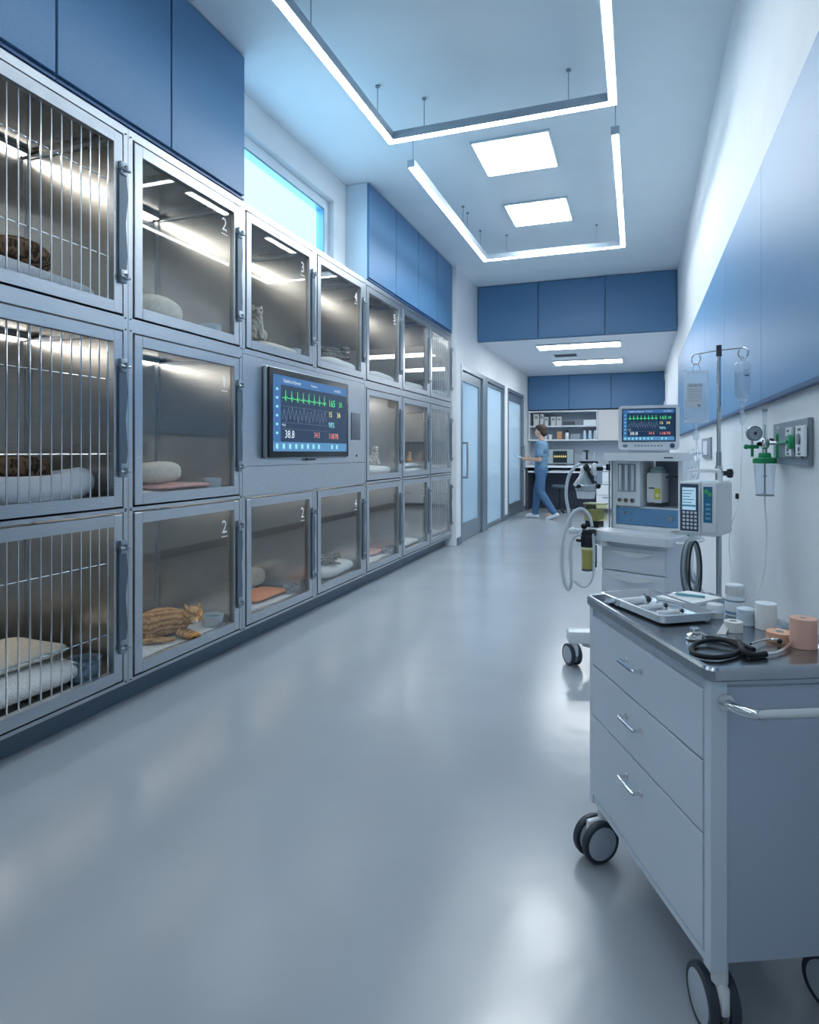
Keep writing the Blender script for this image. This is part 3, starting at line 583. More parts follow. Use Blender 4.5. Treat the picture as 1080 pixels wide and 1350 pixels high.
bd = b.soft('body', SKIN, pe, voxel=.009, it=2)
q = MB(1); q.ell((-.01,0,1.33), (.125,.19,.165)).ell((-.005,0,1.12), (.12,.165,.22)).lathe([(.13,.86),(.13,.9),(.118,1.0),(.11,1.1)], seg=20, sy=1.35).ell((-.01,0,1.42), (.075,.13,.055))
for s in (-1, 1): q.cyl((-.01, s*.165, 1.41), (-.03, s*.225, 1.17), .078, .070).ell((-.01, s*.168, 1.405), .080)
q.soft('scrub_top', cloth('scrub_blue_grey', (.13,.23,.34), 30), pe, voxel=.011, it=2)
q = MB(1); q.ell((-.01,0,.93), (.125,.175,.12))
for s, (hp, kn, an) in LEG.items(): q.ell(hp, .108).cyl(hp, kn, .103, .078).ell(kn, .079).cyl(kn, an, .076, .062).cyl(an, an+(an-kn)*.06, .063, .065)
q.soft('trousers', cloth('trouser_blue', (.075,.15,.27), 30), pe, voxel=.011, it=2)
for s, (hp, kn, an) in LEG.items():
    q = MB(1); M_ = T(an)@Mx.Rotation(R(22) if s > 0 else 0, 4, 'Y')
    q.ell((.055,0,-.045), (.135,.047,.042), M_).ell((0,0,-.02), (.05,.043,.05), M_).box(-.075,.19,-.04,.04,-.085,-.06, M_, bev=.008)
    q.soft('shoe', mat('pale_shoe', (.60,.66,.72), .5), pe, voxel=.008, it=2)
q = MB(1); q.ell((-.015,0,1.70), (.104,.090,.092)).ell((-.050,0,1.645), (.070,.082,.092)).ell((.04,0,1.735), (.075,.068,.045)).ell((-.02,.055,1.66),(.05,.035,.06)).ell((-.02,-.055,1.66),(.05,.035,.06)); q.soft('hair', mat('dark_brown_hair', (.035,.022,.017), .6, bump=(60,.8,.01)), pe, voxel=.008, it=1)
for s in (-1, 1): MB(1).ell((.098, s*.029, 1.664), (.008,.011,.006), seg=8).put('eye', BLACK, pe)
cb = thing('clipboard', 'small clipboard held in front of the walking person', 'clipboard', pl+V((-.405/S, .03, 1.235/S)), pi-.12)
MB(1).box(-.07, .13, -.11, .11, -.006, .0, Mx.Rotation(R(-20), 4, 'Y'), bev=.002).put('board', MIDG, cb); MB(1).box(-.06, .12, -.10, .10, .0005, .003, Mx.Rotation(R(-20), 4, 'Y')).put('paper', WP, cb)
# ------------------------------------------------------------------ bedding, bowls and animals in the cages
def place(o, r, c, x, y, dz=0, rz=None):        # x depth behind the front plane, y along from the near door edge
    o.location = V((XF-x, cy0(c)+y, FLZ[r]+.001+dz))*S
    if rz is not None: o.rotation_euler.z = rz
    return o
def seat(o, r, c, x, u, dz=0, rz=None):         # same, the place along the wall given by where a sight line meets depth x
    y = uy(u, XF-x)-cy0(c)
    hy = max([abs(v.co.y) for v in o.data.vertices])/S if o.data else (.14 if o.name.startswith('cat') else .055)
    return place(o, r, c, x, max(.0+hy*.92, min(.715-hy, y)), dz, rz)
def wob(a, f, ph=0): return lambda q: q+V((0, 0, a*sin(q.x*f+ph)*cos(q.y*f*.8+ph)))
def pad(name, label, cat, m, sx, sy, sz, grp=None, w=.004, ph=0, e=.45):
    return tag(MB().ell((0,0,sz), (sx, sy, sz), None, 40, e, .7, wob(w, 16, ph)).put(name, m, ang=80), label, cat, grp)
def mat_(label, sx, sy, m=MATC, ph=0, grp='thin mats on the cage floors'):
    b = MB(); n = 26; vs_ = []; 
    for t_ in (0, 1):
        for i in range(n+1):
            for j in range(n+1):
                x, y = -sx+2*sx*i/n, -sy+2*sy*j/n; x += .012*sin(y*14+ph); y += .01*sin(x*15+ph)
                z = .001 if t_ == 0 else .012+.004*abs(sin(x*45))*abs(sin(y*45))+.002*sin(x*20+ph); vs_.append((x, y, z))
    N = (n+1)**2; id_ = lambda t_, i, j: t_*N+i*(n+1)+j; fs = []
    for i in range(n):
        for j in range(n): fs.append((id_(1,i,j), id_(1,i+1,j), id_(1,i+1,j+1), id_(1,i,j+1))); fs.append((id_(0,i,j), id_(0,i,j+1), id_(0,i+1,j+1), id_(0,i+1,j)))
    for k in range(n): fs += [(id_(0,k,0), id_(0,k+1,0), id_(1,k+1,0), id_(1,k,0)), (id_(0,k+1,n), id_(0,k,n), id_(1,k,n), id_(1,k+1,n)), (id_(0,0,k+1), id_(0,0,k), id_(1,0,k), id_(1,0,k+1)), (id_(0,n,k), id_(0,n,k+1), id_(1,n,k+1), id_(1,n,k))]
    b.add(vs_, fs); return tag(b.put('floor_mat', m, ang=60), label, 'mat', grp)
BOWLP = None
def bowl(label, r=.052, h=.05, m=None, water=None):
    o = thing('food_bowl', label, 'bowl', group='bowls in the cages')
    MB().lathe([(0,.0005), (r*.88,.0005), (r*.93,.004), (r,h*.9), (r*1.02,h), (r*.95,h), (r*.88,h*.85), (r*.8,h*.25), (0,h*.2)], seg=28).put('dish', m or mat('bowl_blue_white', (.50,.60,.70), .3), o)
    MB().lathe([(0,h*.72), (r*.84,h*.72), (r*.84,h*.70), (0, h*.70)], seg=24).put('water' if water else 'food', water or mat('bowl_water', (.22,.40,.55), .08), o)
    return o
def cat_lying(label, m, head=1, tail=True, rz=0, sc=1.0, eyes=True):
    o = thing('cat', label, 'cat', rz=rz)
    b = MB(1); K = Mx.Scale(sc, 4)
    b.ell((-.01,0,.085), (.155,.085,.082), K).ell((-.095,.035,.078), (.078,.066,.074), K).ell((.07,.03,.075), (.065,.062,.066), K)
    b.ell((.11,.045,.10), (.05,.05,.05), K).ell((.145,.085,.120), (.062,.050,.054), K).ell((.145,.118,.100), (.028,.024,.019), K)
    for s in (-1, 1):
        b.cyl(V((.145+s*.034,.080,.150)), V((.145+s*.046,.078,.200)), .019, .003, 8, K)
        b.ell((.145+s*.03,.098,.104), (.022,.02,.018), K)
        p = V((.06+.045*(s>0),.085,.03)); b.cyl(p, p+V((.045,.065,-.01)), .022, .017, 10, K).ell(p+V((.05,.072,-.011)), (.022,.024,.016), K)
    b.cyl((-.12,.085,.028), (-.045,.115,.018), .022, .016, 10, K).ell((-.04,.116,.017), (.025,.02,.015), K)
    if tail: b.tube([(-.155,-.01,.035), (-.185,.05,.026), (-.15,.125,.022), (-.06,.150,.020), (.03,.160,.017)], .021*1, 10, n=6, taper=.013, M=K)
    b.soft('body', m, o, voxel=.0055*sc if sc > .8 else .005, it=2)
    pk = mat('cat_nose_pink', (.55,.30,.25), .5); wm = mat('cat_muzzle_white', (.72,.62,.50), .8)
    MB(1).ell((.145,.135,.093), (.021,.012,.013), K, 12).put('muzzle', wm, o); MB(1).ell((.145,.147,.102), (.006,.004,.004), K, 8).put('nose', pk, o)
    for s in (-1, 1): MB(1).ell((.145+s*.022,.126,.123), (.010,.006,.004), K, 8).put('eye', BLACK, o)
    return o
def cat_sitting(label, m, sc=1.0, rz=0):
    o = thing('cat', label, 'cat', rz=rz); b = MB(1); K = Mx.Scale(sc, 4)
    b.ell((-.03,0,.09), (.085,.075,.09), K).ell((.02,0,.16), (.058,.055,.10), K).ell((.045,0,.245), (.047,.052,.045), K).ell((.085,0,.232), (.022,.026,.018), K)
    for s in (-1, 1):
        b.cyl((.04, s*.030, .27), (.038, s*.042, .315), .019, .003, 8, K).cyl((.05, s*.028, .15), (.07, s*.03, .018), .023, .017, 10, K).ell((.082, s*.03, .014), (.026,.017,.013), K)
        b.ell((.0, s*.06, .05), (.07,.035,.05), K)
    b.tube([(-.1,0,.03), (-.12,.07,.022), (-.03,.12,.02), (.06,.11,.018)], .017, 8, n=5, taper=.011, M=K); b.soft('body', m, o, voxel=.0055, it=2)
    MB(1).ell((.100,0,.228), (.010,.018,.012), K, 12).put('muzzle', mat('cat_muzzle_white', (.72,.62,.50), .8), o)
    for s in (-1, 1): MB(1).ell((.086, s*.022, .252), (.006,.009,.008), K, 8).put('eye', BLACK, o)
    return o
def bolster(label, m, pts, r): return tag(MB().tube(pts, r, 16, n=8).put('bolster', m, ang=80), label, 'cushion')
# local x of cats runs along +Y of the room (head away), local y faces the room: rz = 90 deg then mirrored by placement
def face(o): o.rotation_euler.z = 0; return o
CR = Mx(((0,1,0,0),(1,0,0,0),(0,0,1,0),(0,0,0,1)))
def catrz(): return pi/2
def flip(o):                                    # lying cats: body axis along the wall, front towards the aisle
    for ch in o.children: ch.data.transform(Mx.Scale(-1, 4, (0,1,0))); ch.data.flip_normals()
    return o
# bottom row
place(pad('folded_quilt', 'white folded quilt, lower of the pair in the bottom barred cage', 'quilt', FLEECE, .19, .28, .048, 'folded quilts', .006), 2, 0, .25, .345)
place(pad('folded_quilt', 'cream folded quilt on top of the white one in the bottom barred cage', 'quilt', CREAM, .15, .24, .026, 'folded quilts', .004, 1, .3), 2, 0, .27, .35, .100)
o = bowl('blue grey bowl in the bottom barred cage beside the quilts', .062, .075, mat('bowl_denim', (.15,.22,.30), .5, noise=(50,.5)), mat('dark_kibble', (.05,.08,.13), .7)); seat(o, 2, 0, .105, 111)
place(mat_('white quilted mat under the orange cat', .20, .30, ph=.5), 2, 1, .235, .36)
o = flip(cat_lying('orange tabby cat curled up asleep on a white quilted mat', FURO, sc=1.05)); seat(o, 2, 1, .17, 216, .016, R(52))
o = bowl('pale blue water bowl beside the orange cat', .054, .050, mat('bowl_pale', (.60,.68,.74), .3), mat('bowl_water', (.22,.40,.55), .08)); seat(o, 2, 1, .085, 280, .014)
place(mat_('white mat under the orange blanket', .19, .30, ph=1), 2, 2, .25, .36)
seat(tag(MB().ell((0,0,.014), (.10,.17,.013), None, 36, .3, .6, wob(.004, 14)).put('blanket', ORNG, ang=80), 'orange blanket folded on the mat in the cage left below the monitor', 'blanket'), 2, 2, .20, 342, .018)
seat(pad('cushion', 'cream cushion behind the orange blanket', 'cushion', CREAM, .08, .12, .06, None, .006), 2, 2, .40, 341, .02)
seat(bowl('grey patterned bowl beside the orange blanket', .05, .045, mat('bowl_grey', (.30,.33,.36), .6, noise=(60,.8)), mat('kibble', (.30,.30,.30), .8, noise=(90,.7))), 2, 2, .095, 384, .012)
seat(pad('pillow', 'plump white pillow under the tabby kitten', 'pillow', FLEECE, .16, .23, .045, None, .006, 2), 2, 3, .21, 441)
o = flip(cat_lying('small dark tabby kitten resting on a white pillow', FURG, tail=False, sc=.60)); seat(o, 2, 3, .14, 430, .088, R(52))
place(mat_('white mat in the bottom row cage with the peach blanket', .18, .30, ph=2), 2, 4, .25, .36)
seat(tag(MB().ell((0,0,.014), (.11,.15,.013), None, 36, .3, .6, wob(.004, 14)).put('blanket', PINK, ang=80), 'peach blanket on the mat, fifth bottom cage along the wall', 'blanket'), 2, 4, .24, 498, .018)
seat(pad('cushion', 'sand coloured cushion at the back of the cage with the peach blanket', 'cushion', mat('sand_cushion', (.62,.50,.34), .9), .07, .10, .055, None, .005), 2, 4, .42, 502, .02)
seat(bowl('grey patterned bowl beside the peach blanket', .052, .045, mat('bowl_grey', (.30,.33,.36), .6), mat('kibble', (.30,.30,.30), .8)), 2, 4, .095, 517, .012)
seat(pad('pad', 'white pad in the bottom row cage second from the far end', 'pad', FLEECE, .17, .24, .025, None, .006, 3), 2, 5, .24, 546)
seat(pad('cushion', 'rounded cream cushion on the pad second from the far end, bottom row', 'cushion', CREAM, .07, .11, .06, None, .004, 3, .9), 2, 5, .34, 547, .052)
seat(bowl('bowl at the far side of the bottom cage second from the far end', .035, .04, mat('bowl_grey', (.30,.33,.36), .6), mat('kibble', (.30,.30,.30), .8)), 2, 5, .05, 559.5)
seat(pad('pad', 'pale pad in the bottom row cage at the far end', 'pad', FLEECE, .17, .24, .02, None, .006, 3), 2, 6, .24, 579)
# middle row
o = bolster('curved speckled grey bolster bed in the middle barred cage', GREYF, [(-.12,-.26,.06), (.04,-.22,.062), (.115,-.06,.050), (.115,.13,.052), (.09,.24,.072), (.02,.31,.070), (-.09,.30,.058)], .056); place(o, 1, 0, .19, .335)
place(pad('pad', 'thin grey pad below the brown tabby inside the bolster', 'pad', GREYF, .11, .20, .030, None, .002), 1, 0, .28, .33)
o = flip(cat_lying('brown tabby cat lying inside the curved grey bolster', FURB, sc=1.0, tail=False)); seat(o, 1, 0, .27, 16, .062, R(230))
place(mat_('white mat in the cage etched 1 left of the monitor', .19, .29, ph=.2), 1, 1, .25, .36)
seat(tag(MB().ell((0,0,.012), (.14,.18,.011), None, 36, .3, .6, wob(.004, 14)).put('blanket', PINK, ang=80), 'pink blanket on the mat in the cage etched 1 left of the monitor', 'blanket'), 1, 1, .20, 222, .018)
seat(pad('cushion', 'round beige cushion on the pink blanket left of the monitor', 'cushion', CREAM, .08, .12, .050, None, .004, 0, .8), 1, 1, .20, 207, .043)
seat(bowl('blue grey bowl beside the pink blanket left of the monitor', .044, .046), 1, 1, .08, 280, .014)
seat(pad('pillow', 'white pillow in the cage right of the monitor panel', 'pillow', FLEECE, .16, .23, .04, None, .006, 1), 1, 4, .22, 503)
o = cat_sitting('small pale cat sitting on the pillow right of the monitor panel', FURW, .70); seat(o, 1, 4, .14, 493.5, .082, R(-45))
seat(pad('folded_towel', 'folded white towel, lower layer in the middle row cage second from the far end', 'towel', FLEECE, .14, .22, .022, 'folded towels', .004, 2), 1, 5, .2, 546)
seat(pad('folded_towel', 'folded white towel, upper layer in the middle row cage second from the far end', 'towel', MATC, .12, .19, .02, 'folded towels', .005, 3), 1, 5, .2, 545, .046)
o = cat_sitting('tiny orange kitten on the folded towel, middle row', FURO, .45); seat(o, 1, 5, .15, 540.5, .092, R(-45))
seat(pad('pad', 'white pad in the middle row cage at the far end', 'pad', FLEECE, .16, .24, .025, None, .006, 3), 1, 6, .24, 580)
# top row
place(pad('pad', 'thick speckled grey pad under the dark tabby, top barred cage', 'pad', GREYF, .13, .30, .040, None, .012, 1), 0, 0, .155, .345)
o = flip(cat_lying('dark brown tabby cat on the grey pad in the top barred cage', FURB, sc=1.0, tail=False)); seat(o, 0, 0, .17, 14, .070, R(230))
seat(pad('cushion', 'round cream cushion at the left in the top cage etched 2', 'cushion', CREAM, .08, .13, .06, None, .006, 1, .9), 0, 1, .11, 207)
place(pad('pad', 'flat pale pad behind the cushion in the top cage etched 2', 'pad', CREAM, .12, .30, .018, None, .004, 1), 0, 1, .34, .35)
seat(bowl('pale blue bowl in the top cage etched 2', .05, .06), 0, 1, .08, 278)
seat(pad('pad', 'cream pad under the sitting cat in the top cage etched 3', 'pad', CREAM, .13, .23, .032, None, .004, 1), 0, 2, .16, 350)
o = cat_sitting('grey and white cat sitting in the top cage etched 3', FURW, .85); seat(o, 0, 2, .11, 338, .058, R(-45))
seat(bowl('pale blue bowl in the top cage etched 3', .045, .06), 0, 2, .07, 387)
seat(pad('pad', 'white bolstered pad in the top cage etched 4', 'pad', FLEECE, .13, .24, .045, None, .006, 1), 0, 3, .16, 444)
o = flip(cat_lying('dark tabby cat lying on the white pad in the top cage etched 4', FURG, sc=.80)); seat(o, 0, 3, .14, 437, .080, R(52))
for c_, u_, l in ((4, 501, 'white pad in the top row cage directly right of the cage etched 4'), (5, 546, 'white pad in the top row cage second from the far end'), (6, 579, 'white pad in the top row cage at the far end')):
    seat(pad('pad', l, 'pad', FLEECE, .13, .24, .042, None, .006, c_), 0, c_, .16, u_)
# ------------------------------------------------------------------ supply cart
CA = R(25); CO = V((.112, 1.164, 0)); CL, CW = .552, .325
ct = thing('supply_cart', 'pale blue drawer cart on castors with a stainless steel top, right foreground', 'cart', CO, CA)
cx, cy_ = CA, CO
def cloc(x, y, z): return V((CO.x+x*cos(CA)-y*sin(CA), CO.y+x*sin(CA)+y*cos(CA), z))
zt, zbt = .617, .128; pw = .018
b = MB(); b.box(.014, CW-.012, .014, CL-.012, zbt+.01, zt-.002); b.put('body', CARTP, ct)
for i, (x, y) in enumerate(((.006,.006), (.006, CL-.022-.004), (CW-.022-.004, .006), (CW-.026, CL-.026))):
    MB().box(x, x+.022 if x > .1 else x+.03, y, y+.020, zbt, zt, bev=.0012, seg=1).put('corner_post', CARTP, ct)
MB().box(.0085, .0135, .028, CL-.028, zbt+.004, zbt+.018).put('bottom_rail', CARTP, ct)
dz = [(.152, .347), (.351, .472), (.476, .594)]
for i, (a, b_) in enumerate(dz):
    d = MB().box(.0045, .0138, .029, CL-.028, a, b_, bev=.0012, seg=1).put('drawer', CARTP, ct)
    zh = b_-.047 if i else b_-.052; ym = CL*.53
    k = MB(); k.tube([(.0045, ym-.035, zh), (-.010, ym-.035, zh), (-.014, ym-.031, zh), (-.014, ym+.031, zh), (-.010, ym+.035, zh), (.0045, ym+.035, zh)], .0038, 8, n=3); k.ell((.004, ym-.035, zh), (.003,.008,.008), seg=10).ell((.004, ym+.035, zh), (.003,.008,.008), seg=10)
    k.put('handle', CHROME, d)
MB().box(.036, CW-.03, .0095, .0136, zbt+.012, zt-.012, bev=.001, seg=1).put('end_panel', mat('cart_end_paint', (.46,.55,.68), .4), ct)
# steel top: sunken sheet with rounded raised rim
def rr(x0, x1, y0, y1, r, n=5):
    p = []
    for (cx_, cyy, a0) in ((x1-r, y1-r, 0), (x0+r, y1-r, 90), (x0+r, y0+r, 180), (x1-r, y0+r, 270)):
        for k in range(n+1): a = R(a0+90*k/n); p.append((cx_+r*cos(a), cyy+r*sin(a)))
    return p
ZT = .628
tp = MB(); rings = [(0.004, .617, .004), (0, .621, 0), (0, .636, 0), (.004, .641, .003), (.010, .641, .008), (.013, .636, .010), (.016, ZT, .012)]; vs_ = []; n = 24
for ins, z, _ in rings: vs_ += [(x, y, z) for x, y in rr(-.004+ins, CW+.004-ins, -.004+ins, CL+.004-ins, .022-ins*.6, 5)]
fs = [(i*n+k, i*n+(k+1) % n, (i+1)*n+(k+1) % n, (i+1)*n+k) for i in range(len(rings)-1) for k in range(n)]+[tuple(range((len(rings)-1)*n, len(rings)*n)), tuple(range(n))[::-1]]
tp.add(vs_, fs); tp.put('steel_top', STEELT, ct)
b = MB(); zz = .583; b.tube([(.030, .010, zz), (.030, -.022, zz), (.045, -.048, zz), (.075, -.052, zz), (CW-.075, -.052, zz), (CW-.045, -.048, zz), (CW-.03, -.022, zz), (CW-.03, .010, zz)], .0085, 12, n=5)
b.cyl((.03, .008, zz), (.03, .0, zz), .014).cyl((CW-.03, .008, zz), (CW-.03, .0, zz), .014); b.put('push_handle', CHROME, ct)
def castor(parent, x, y, r, rz, ztop, hub=MIDG, tyre=None):
    M_ = T((x, y, 0))@RZ(rz); o = bpy.data.objects.new('castor', None); 
    w = MB(); w.cyl((0, 0, r*1.9), (0, 0, ztop), r*.28, M=M_, seg=14); w.box(-r*.16, r*.16, -r*.5, r*.95, r*1.0, r*2.0, M_, bev=r*.12)
    f = w.put('castor', WP, parent)
    for s in (-1, 1):
        t_ = MB(); Mw = M_@T((s*r*.36, r*.45, r))@Mx.Rotation(pi/2, 4, 'Y')
        t_.lathe([(r*.85, -r*.17), (r*.95, -r*.17), (r, -r*.10), (r, r*.10), (r*.95, r*.17), (r*.85, r*.17)], M=Mw, seg=32); t_.put('tyre', tyre or mat('tyre_dark', (.035,.05,.07), .45), f)
        h = MB(); h.lathe([(0, -r*.20), (r*.7, -r*.20), (r*.85, -r*.15), (r*.85, r*.15), (r*.7, r*.20), (0, r*.20)], M=Mw, seg=28); h.put('hub', hub, f)
    return f
for x, y, rz in ((.036, .030, R(-5)), (.030, CL-.035, R(105)), (CW-.04, .04, R(20)), (CW-.04, CL-.04, R(-15))): castor(ct, x, y, .050, rz, zbt+.009, mat('castor_hub', (.46,.53,.62), .35))
# things on the cart
def onc(u, v): return on(u, v, ZT)
def rest(name, label, cat, u, v, rz=0, grp=None, dz=.0006): p = onc(u, v); return thing(name, label, cat, (p.x, p.y, ZT+dz), rz, grp)
pA, pB, pC, pD = onc(853, 829), onc(931, 822), onc(860, 787), onc(796, 790.5)
c0 = (pA+pB+pC+pD)/4+RZ(CA)@V((.010, -.002, 0)); ex = ((pB-pA)+(pC-pD))/4; ey = ((pD-pA)+(pC-pB))/4; ta = math.atan2(ex.y, ex.x); tw, tl = ex.length*.97, ey.length*.93
tr = thing('instrument_tray', 'shallow white steel tray with three syringes on the cart top', 'tray', (c0.x, c0.y, ZT+.0008), ta)
b = MB(); rings = [(.014, 0), (.004, .004), (0, .020), (-.004, .022), (.002, .0225), (.006, .006), (.016, .0035)]; vs_ = []
for ins, z in rings: vs_ += [(x, y, z) for x, y in rr(-tw+ins, tw-ins, -tl+ins, tl-ins, .016, 5)]
fs = [(i*n+k, i*n+(k+1) % n, (i+1)*n+(k+1) % n, (i+1)*n+k) for i in range(len(rings)-1) for k in range(n)]+[tuple(range((len(rings)-1)*n, len(rings)*n)), tuple(range(n))[::-1]]
b.add(vs_, fs); b.put('pan', mat('tray_metal', (.72,.77,.82), .25, .7), tr)
def syringe(label, x, y, rz, L, r, tip):
    q = tr.location/S+RZ(ta)@V((x, y, 0)); o = thing('syringe', label, 'syringe', (q.x, q.y, ZT+.0052+r), ta+rz, 'syringes in the tray')
    MB().cyl((-L*.5, 0, 0), (L*.2, 0, 0), r, seg=14).put('barrel', mat('syringe_white', (.80,.84,.88), .25), o)
    MB().cyl((L*.2, 0, 0), (L*.34, 0, 0), r*.5, seg=10).cyl((L*.34,0,0), (L*.36,0,0), r*1.0, seg=12).put('plunger', tip, o)
    MB().cyl((-L*.5,0,0), (-L*.58,0,0), r*.4, seg=8).cyl((-L*.58,0,0), (-L*.72,0,0), r*.16, seg=6).put('needle', CHROME, o)
    MB().cyl((L*.195,-r*.0,0), (L*.205,0,0), r*1.3, seg=14).put('flange', WP, o)
syringe('largest syringe with grey plunger at the far end of the tray', -.015, tl*.45, R(5), .11, .0085, DARKG)
syringe('middle syringe of the three in the tray', 0, tl*.0, R(4), .09, .006, DARKG)
syringe('thin syringe nearest the camera in the tray', .01, -tl*.4, R(2), .08, .0045, BLACK)
# stack of cards/papers + pen
p0, p1, p2 = onc(911, 808), onc(953, 799), onc(886, 794)
e1, e2 = p1-p0, p2-p0; a1 = math.atan2(e1.y, e1.x); c0 = p0+e1*.5+V((-e1.y, e1.x, 0)).normalized()*e2.length*.45
hx, hy = e1.length/2*1.0, e2.length*.45
for i in range(6):
    j = RZ(R([2, -3, 1, -2, 3, 0][i])); o = tag(MB().box(-hx, hx, -hy, hy, 0, .0031, j, bev=.0006, seg=1).put('paper_pad', [WP, mat('paper_blue', (.45,.58,.70), .6), WP, MATS['paper_blue'], WP, mat('paper_white', (.80,.84,.86), .7)][i], None, (c0.x, c0.y, ZT+.0006+i*.0034), a1), ['bottom', 'second', 'third', 'fourth', 'fifth', 'top'][i]+' pad in the stack of papers on the cart'+(', carrying the pen' if i == 5 else ', counted from below' if i else ''), 'paper', 'stacked paper pads')
pn = thing('pen', 'teal pen lying on top of the paper stack', 'pen', (c0.x, c0.y, ZT+.0006+.0206+.0035), a1+R(115))
MB().cyl((-.035,0,0), (.03,0,0), .003, seg=8).put('barrel', mat('pen_teal', (.12,.42,.52), .3), pn); MB().cyl((.03,0,0), (.04,0,0), .003, .0008, 8).put('tip', CHROME, pn)
# jars and bottles
def dpx(u, v, px): return F*(1-ZT)/(v-HY)*px/F
o = rest('jar', 'small white lidded jar beside the tray', 'jar', 943, 814); r = dpx(943, 814, 10.6)
MB().lathe([(r*.90,0), (r*.92,.003), (r*.92,.010), (r*.88,.0115)]).put('body', OFFW, o); MB().lathe([(0,.012),(r,.012), (r*1.0,.027), (r*.93,.030), (0,.030)]).put('lid', WP, o)
o = rest('medicine_bottle', 'tall white bottle with ridged cap and blue label bands', 'bottle', 969, 811); r = dpx(969, 811, 11.8); o.scale.z = 0.7
MB().lathe([(r*.95,0), (r,.005), (r,.052), (r*.9,.060), (r*.82,.064)]).put('body', WP, o)
MB().lathe([(r*.88,.064), (r*.92,.066), (r*.92,.096), (r*.86,.100), (0,.101)]).put('cap', WP, o)
lb = MB(); lb.lathe([(r*1.01,.006), (r*1.012,.007), (r*1.012,.014), (r*1.01,.015)]).lathe([(r*1.01,.046), (r*1.012,.047), (r*1.012,.051), (r*1.01,.052)]); lb.put('label_band', mat('label_blue', (.22,.36,.52), .5), o)
rg = MB(); [rg.cyl((r*.92*cos(a), r*.92*sin(a), .068), (r*.92*cos(a), r*.92*sin(a), .095), .0012, seg=5) for a in [2*pi*i/30 for i in range(30)]]; rg.put('cap_ridges', OFFW, o)
o = rest('cup_stack', 'stack of pale blue ribbed plastic cups beside the tall bottle', 'cup', 983.5, 824); r = dpx(983.5, 824, 11.2); o.scale.z = 0.7
pr = [(r*.9,0)]
for i in range(7): pr += [(r*.92, .002+i*.0065), (r*1.0, .004+i*.0065), (r*1.0, .007+i*.0065)]
MB().lathe(pr+[(r*.97,.050), (r*.5,.054), (0,.055)]).put('body', mat('cup_pale_blue', (.60,.72,.82), .35), o)
o = rest('gauze_roll', 'tall plain white roll standing behind the peach tape', 'roll', 1010, 829); r = dpx(1010, 829, 13); o.scale.z = 0.78
MB().lathe([(r,0), (r,.066), (r*.96,.068), (r*.3,.068), (r*.28,.066), (r*.28,.002)]).put('bandage', mat('gauze_white', (.76,.78,.80), .8), o)
MB().lathe([(r*1.002,.064), (r*1.008,.066), (r*.98,.069)]).put('wrapper_edge', WP, o)
o = rest('tape_roll', 'low white tape roll with a loose end hanging to the left', 'tape', 967, 832.5, R(200)); r = dpx(967, 832, 11.5)
MB().lathe([(r*.42,0), (r,0), (r,.021), (r*.42,.021), (r*.42,0)]).put('tape', mat('tape_white', (.72,.74,.74), .7), o)
MB().lathe([(r*.34,.001), (r*.42,.001), (r*.42,.022), (r*.34,.022), (r*.34,.001)]).put('core', OFFW, o)
q0 = onc(958, 829)-o.location/S; q1 = onc(944.5, 837)-o.location/S; q0.z = q1.z = 0; q0 = RZ(-R(200))@q0; q1 = RZ(-R(200))@q1; w0 = RZ(-R(200))@((onc(957, 837)-onc(944.5, 837))); w0.z = 0
b = MB(); up = V((0,0,1)); pts_ = [q0+up*.021, q0+up*.0204+w0*.8, q1+w0+up*.001, q1+up*.001]; b.add([p for p in pts_]+[p-up*.0012 for p in pts_], [(0,1,2,3),(7,6,5,4),(0,4,5,1),(1,5,6,2),(2,6,7,3),(3,7,4,0)]); b.put('loose_end', MATS['tape_white'], o)
PEACH = mat('peach_tape', (.70,.43,.34), .8, bump=(150,.4,.001))
o = rest('tape_roll', 'low peach coloured tape roll lying flat left of the tall peach roll', 'tape', 1028, 845); r = dpx(1028, 845, 16); o.scale.z = 0.85
MB().lathe([(r*.4,0), (r,0), (r,.021), (r*.4,.021), (r*.4,0)]).put('tape', mat('orange_tape', (.74,.42,.27), .7), o); MB().lathe([(r*.33,.001), (r*.4,.001), (r*.4,.0215), (r*.33,.0215), (r*.33,.001)]).put('core', OFFW, o)
o = rest('bandage_roll', 'tall peach cohesive bandage roll standing at the right', 'roll', 1059.5, 853); r = dpx(1059.5, 853, 16.2); o.scale.z = 0.92
MB().lathe([(r,0), (r,.058), (r*.97,.060), (r*.25,.060), (r*.25,.002)]).put('bandage', PEACH, o); MB().lathe([(r*.17,.002), (r*.24,.002), (r*.24,.0605), (r*.17,.0605)]).put('core', MIDG, o)
# stethoscope
sp = onc(945, 858); so = thing('stethoscope', 'black stethoscope coiled on the steel cart top', 'stethoscope', (sp.x, sp.y, ZT))
def sl(u, v, dz=.006): q = onc(u, v)-sp; return (q.x, q.y, dz)
b = MB(); b.tube([sl(931,845), sl(945,846), sl(962,849), sl(975,853,.007), sl(985,858,.008), sl(994,863,.009)], .0046, 10, n=6)
b.tube([sl(983,862,.010), sl(972,857,.008), sl(955,852,.011), sl(935,850.5,.009), sl(918,853), sl(911.5,860), sl(917,867), sl(932,870.5), sl(950,871), sl(968,867), sl(980,861,.011), sl(974,857,.014), sl(978,864,.012), sl(995,867.5)], .0046, 10, n=6)
b.tube([sl(973,857,.016), sl(980,866,.010), sl(992,868.5), sl(1010,866.5)], .0055, 10, n=6); b.put('tubing', mat('rubber_black', (.008,.011,.016), .5, spec=.3), so)
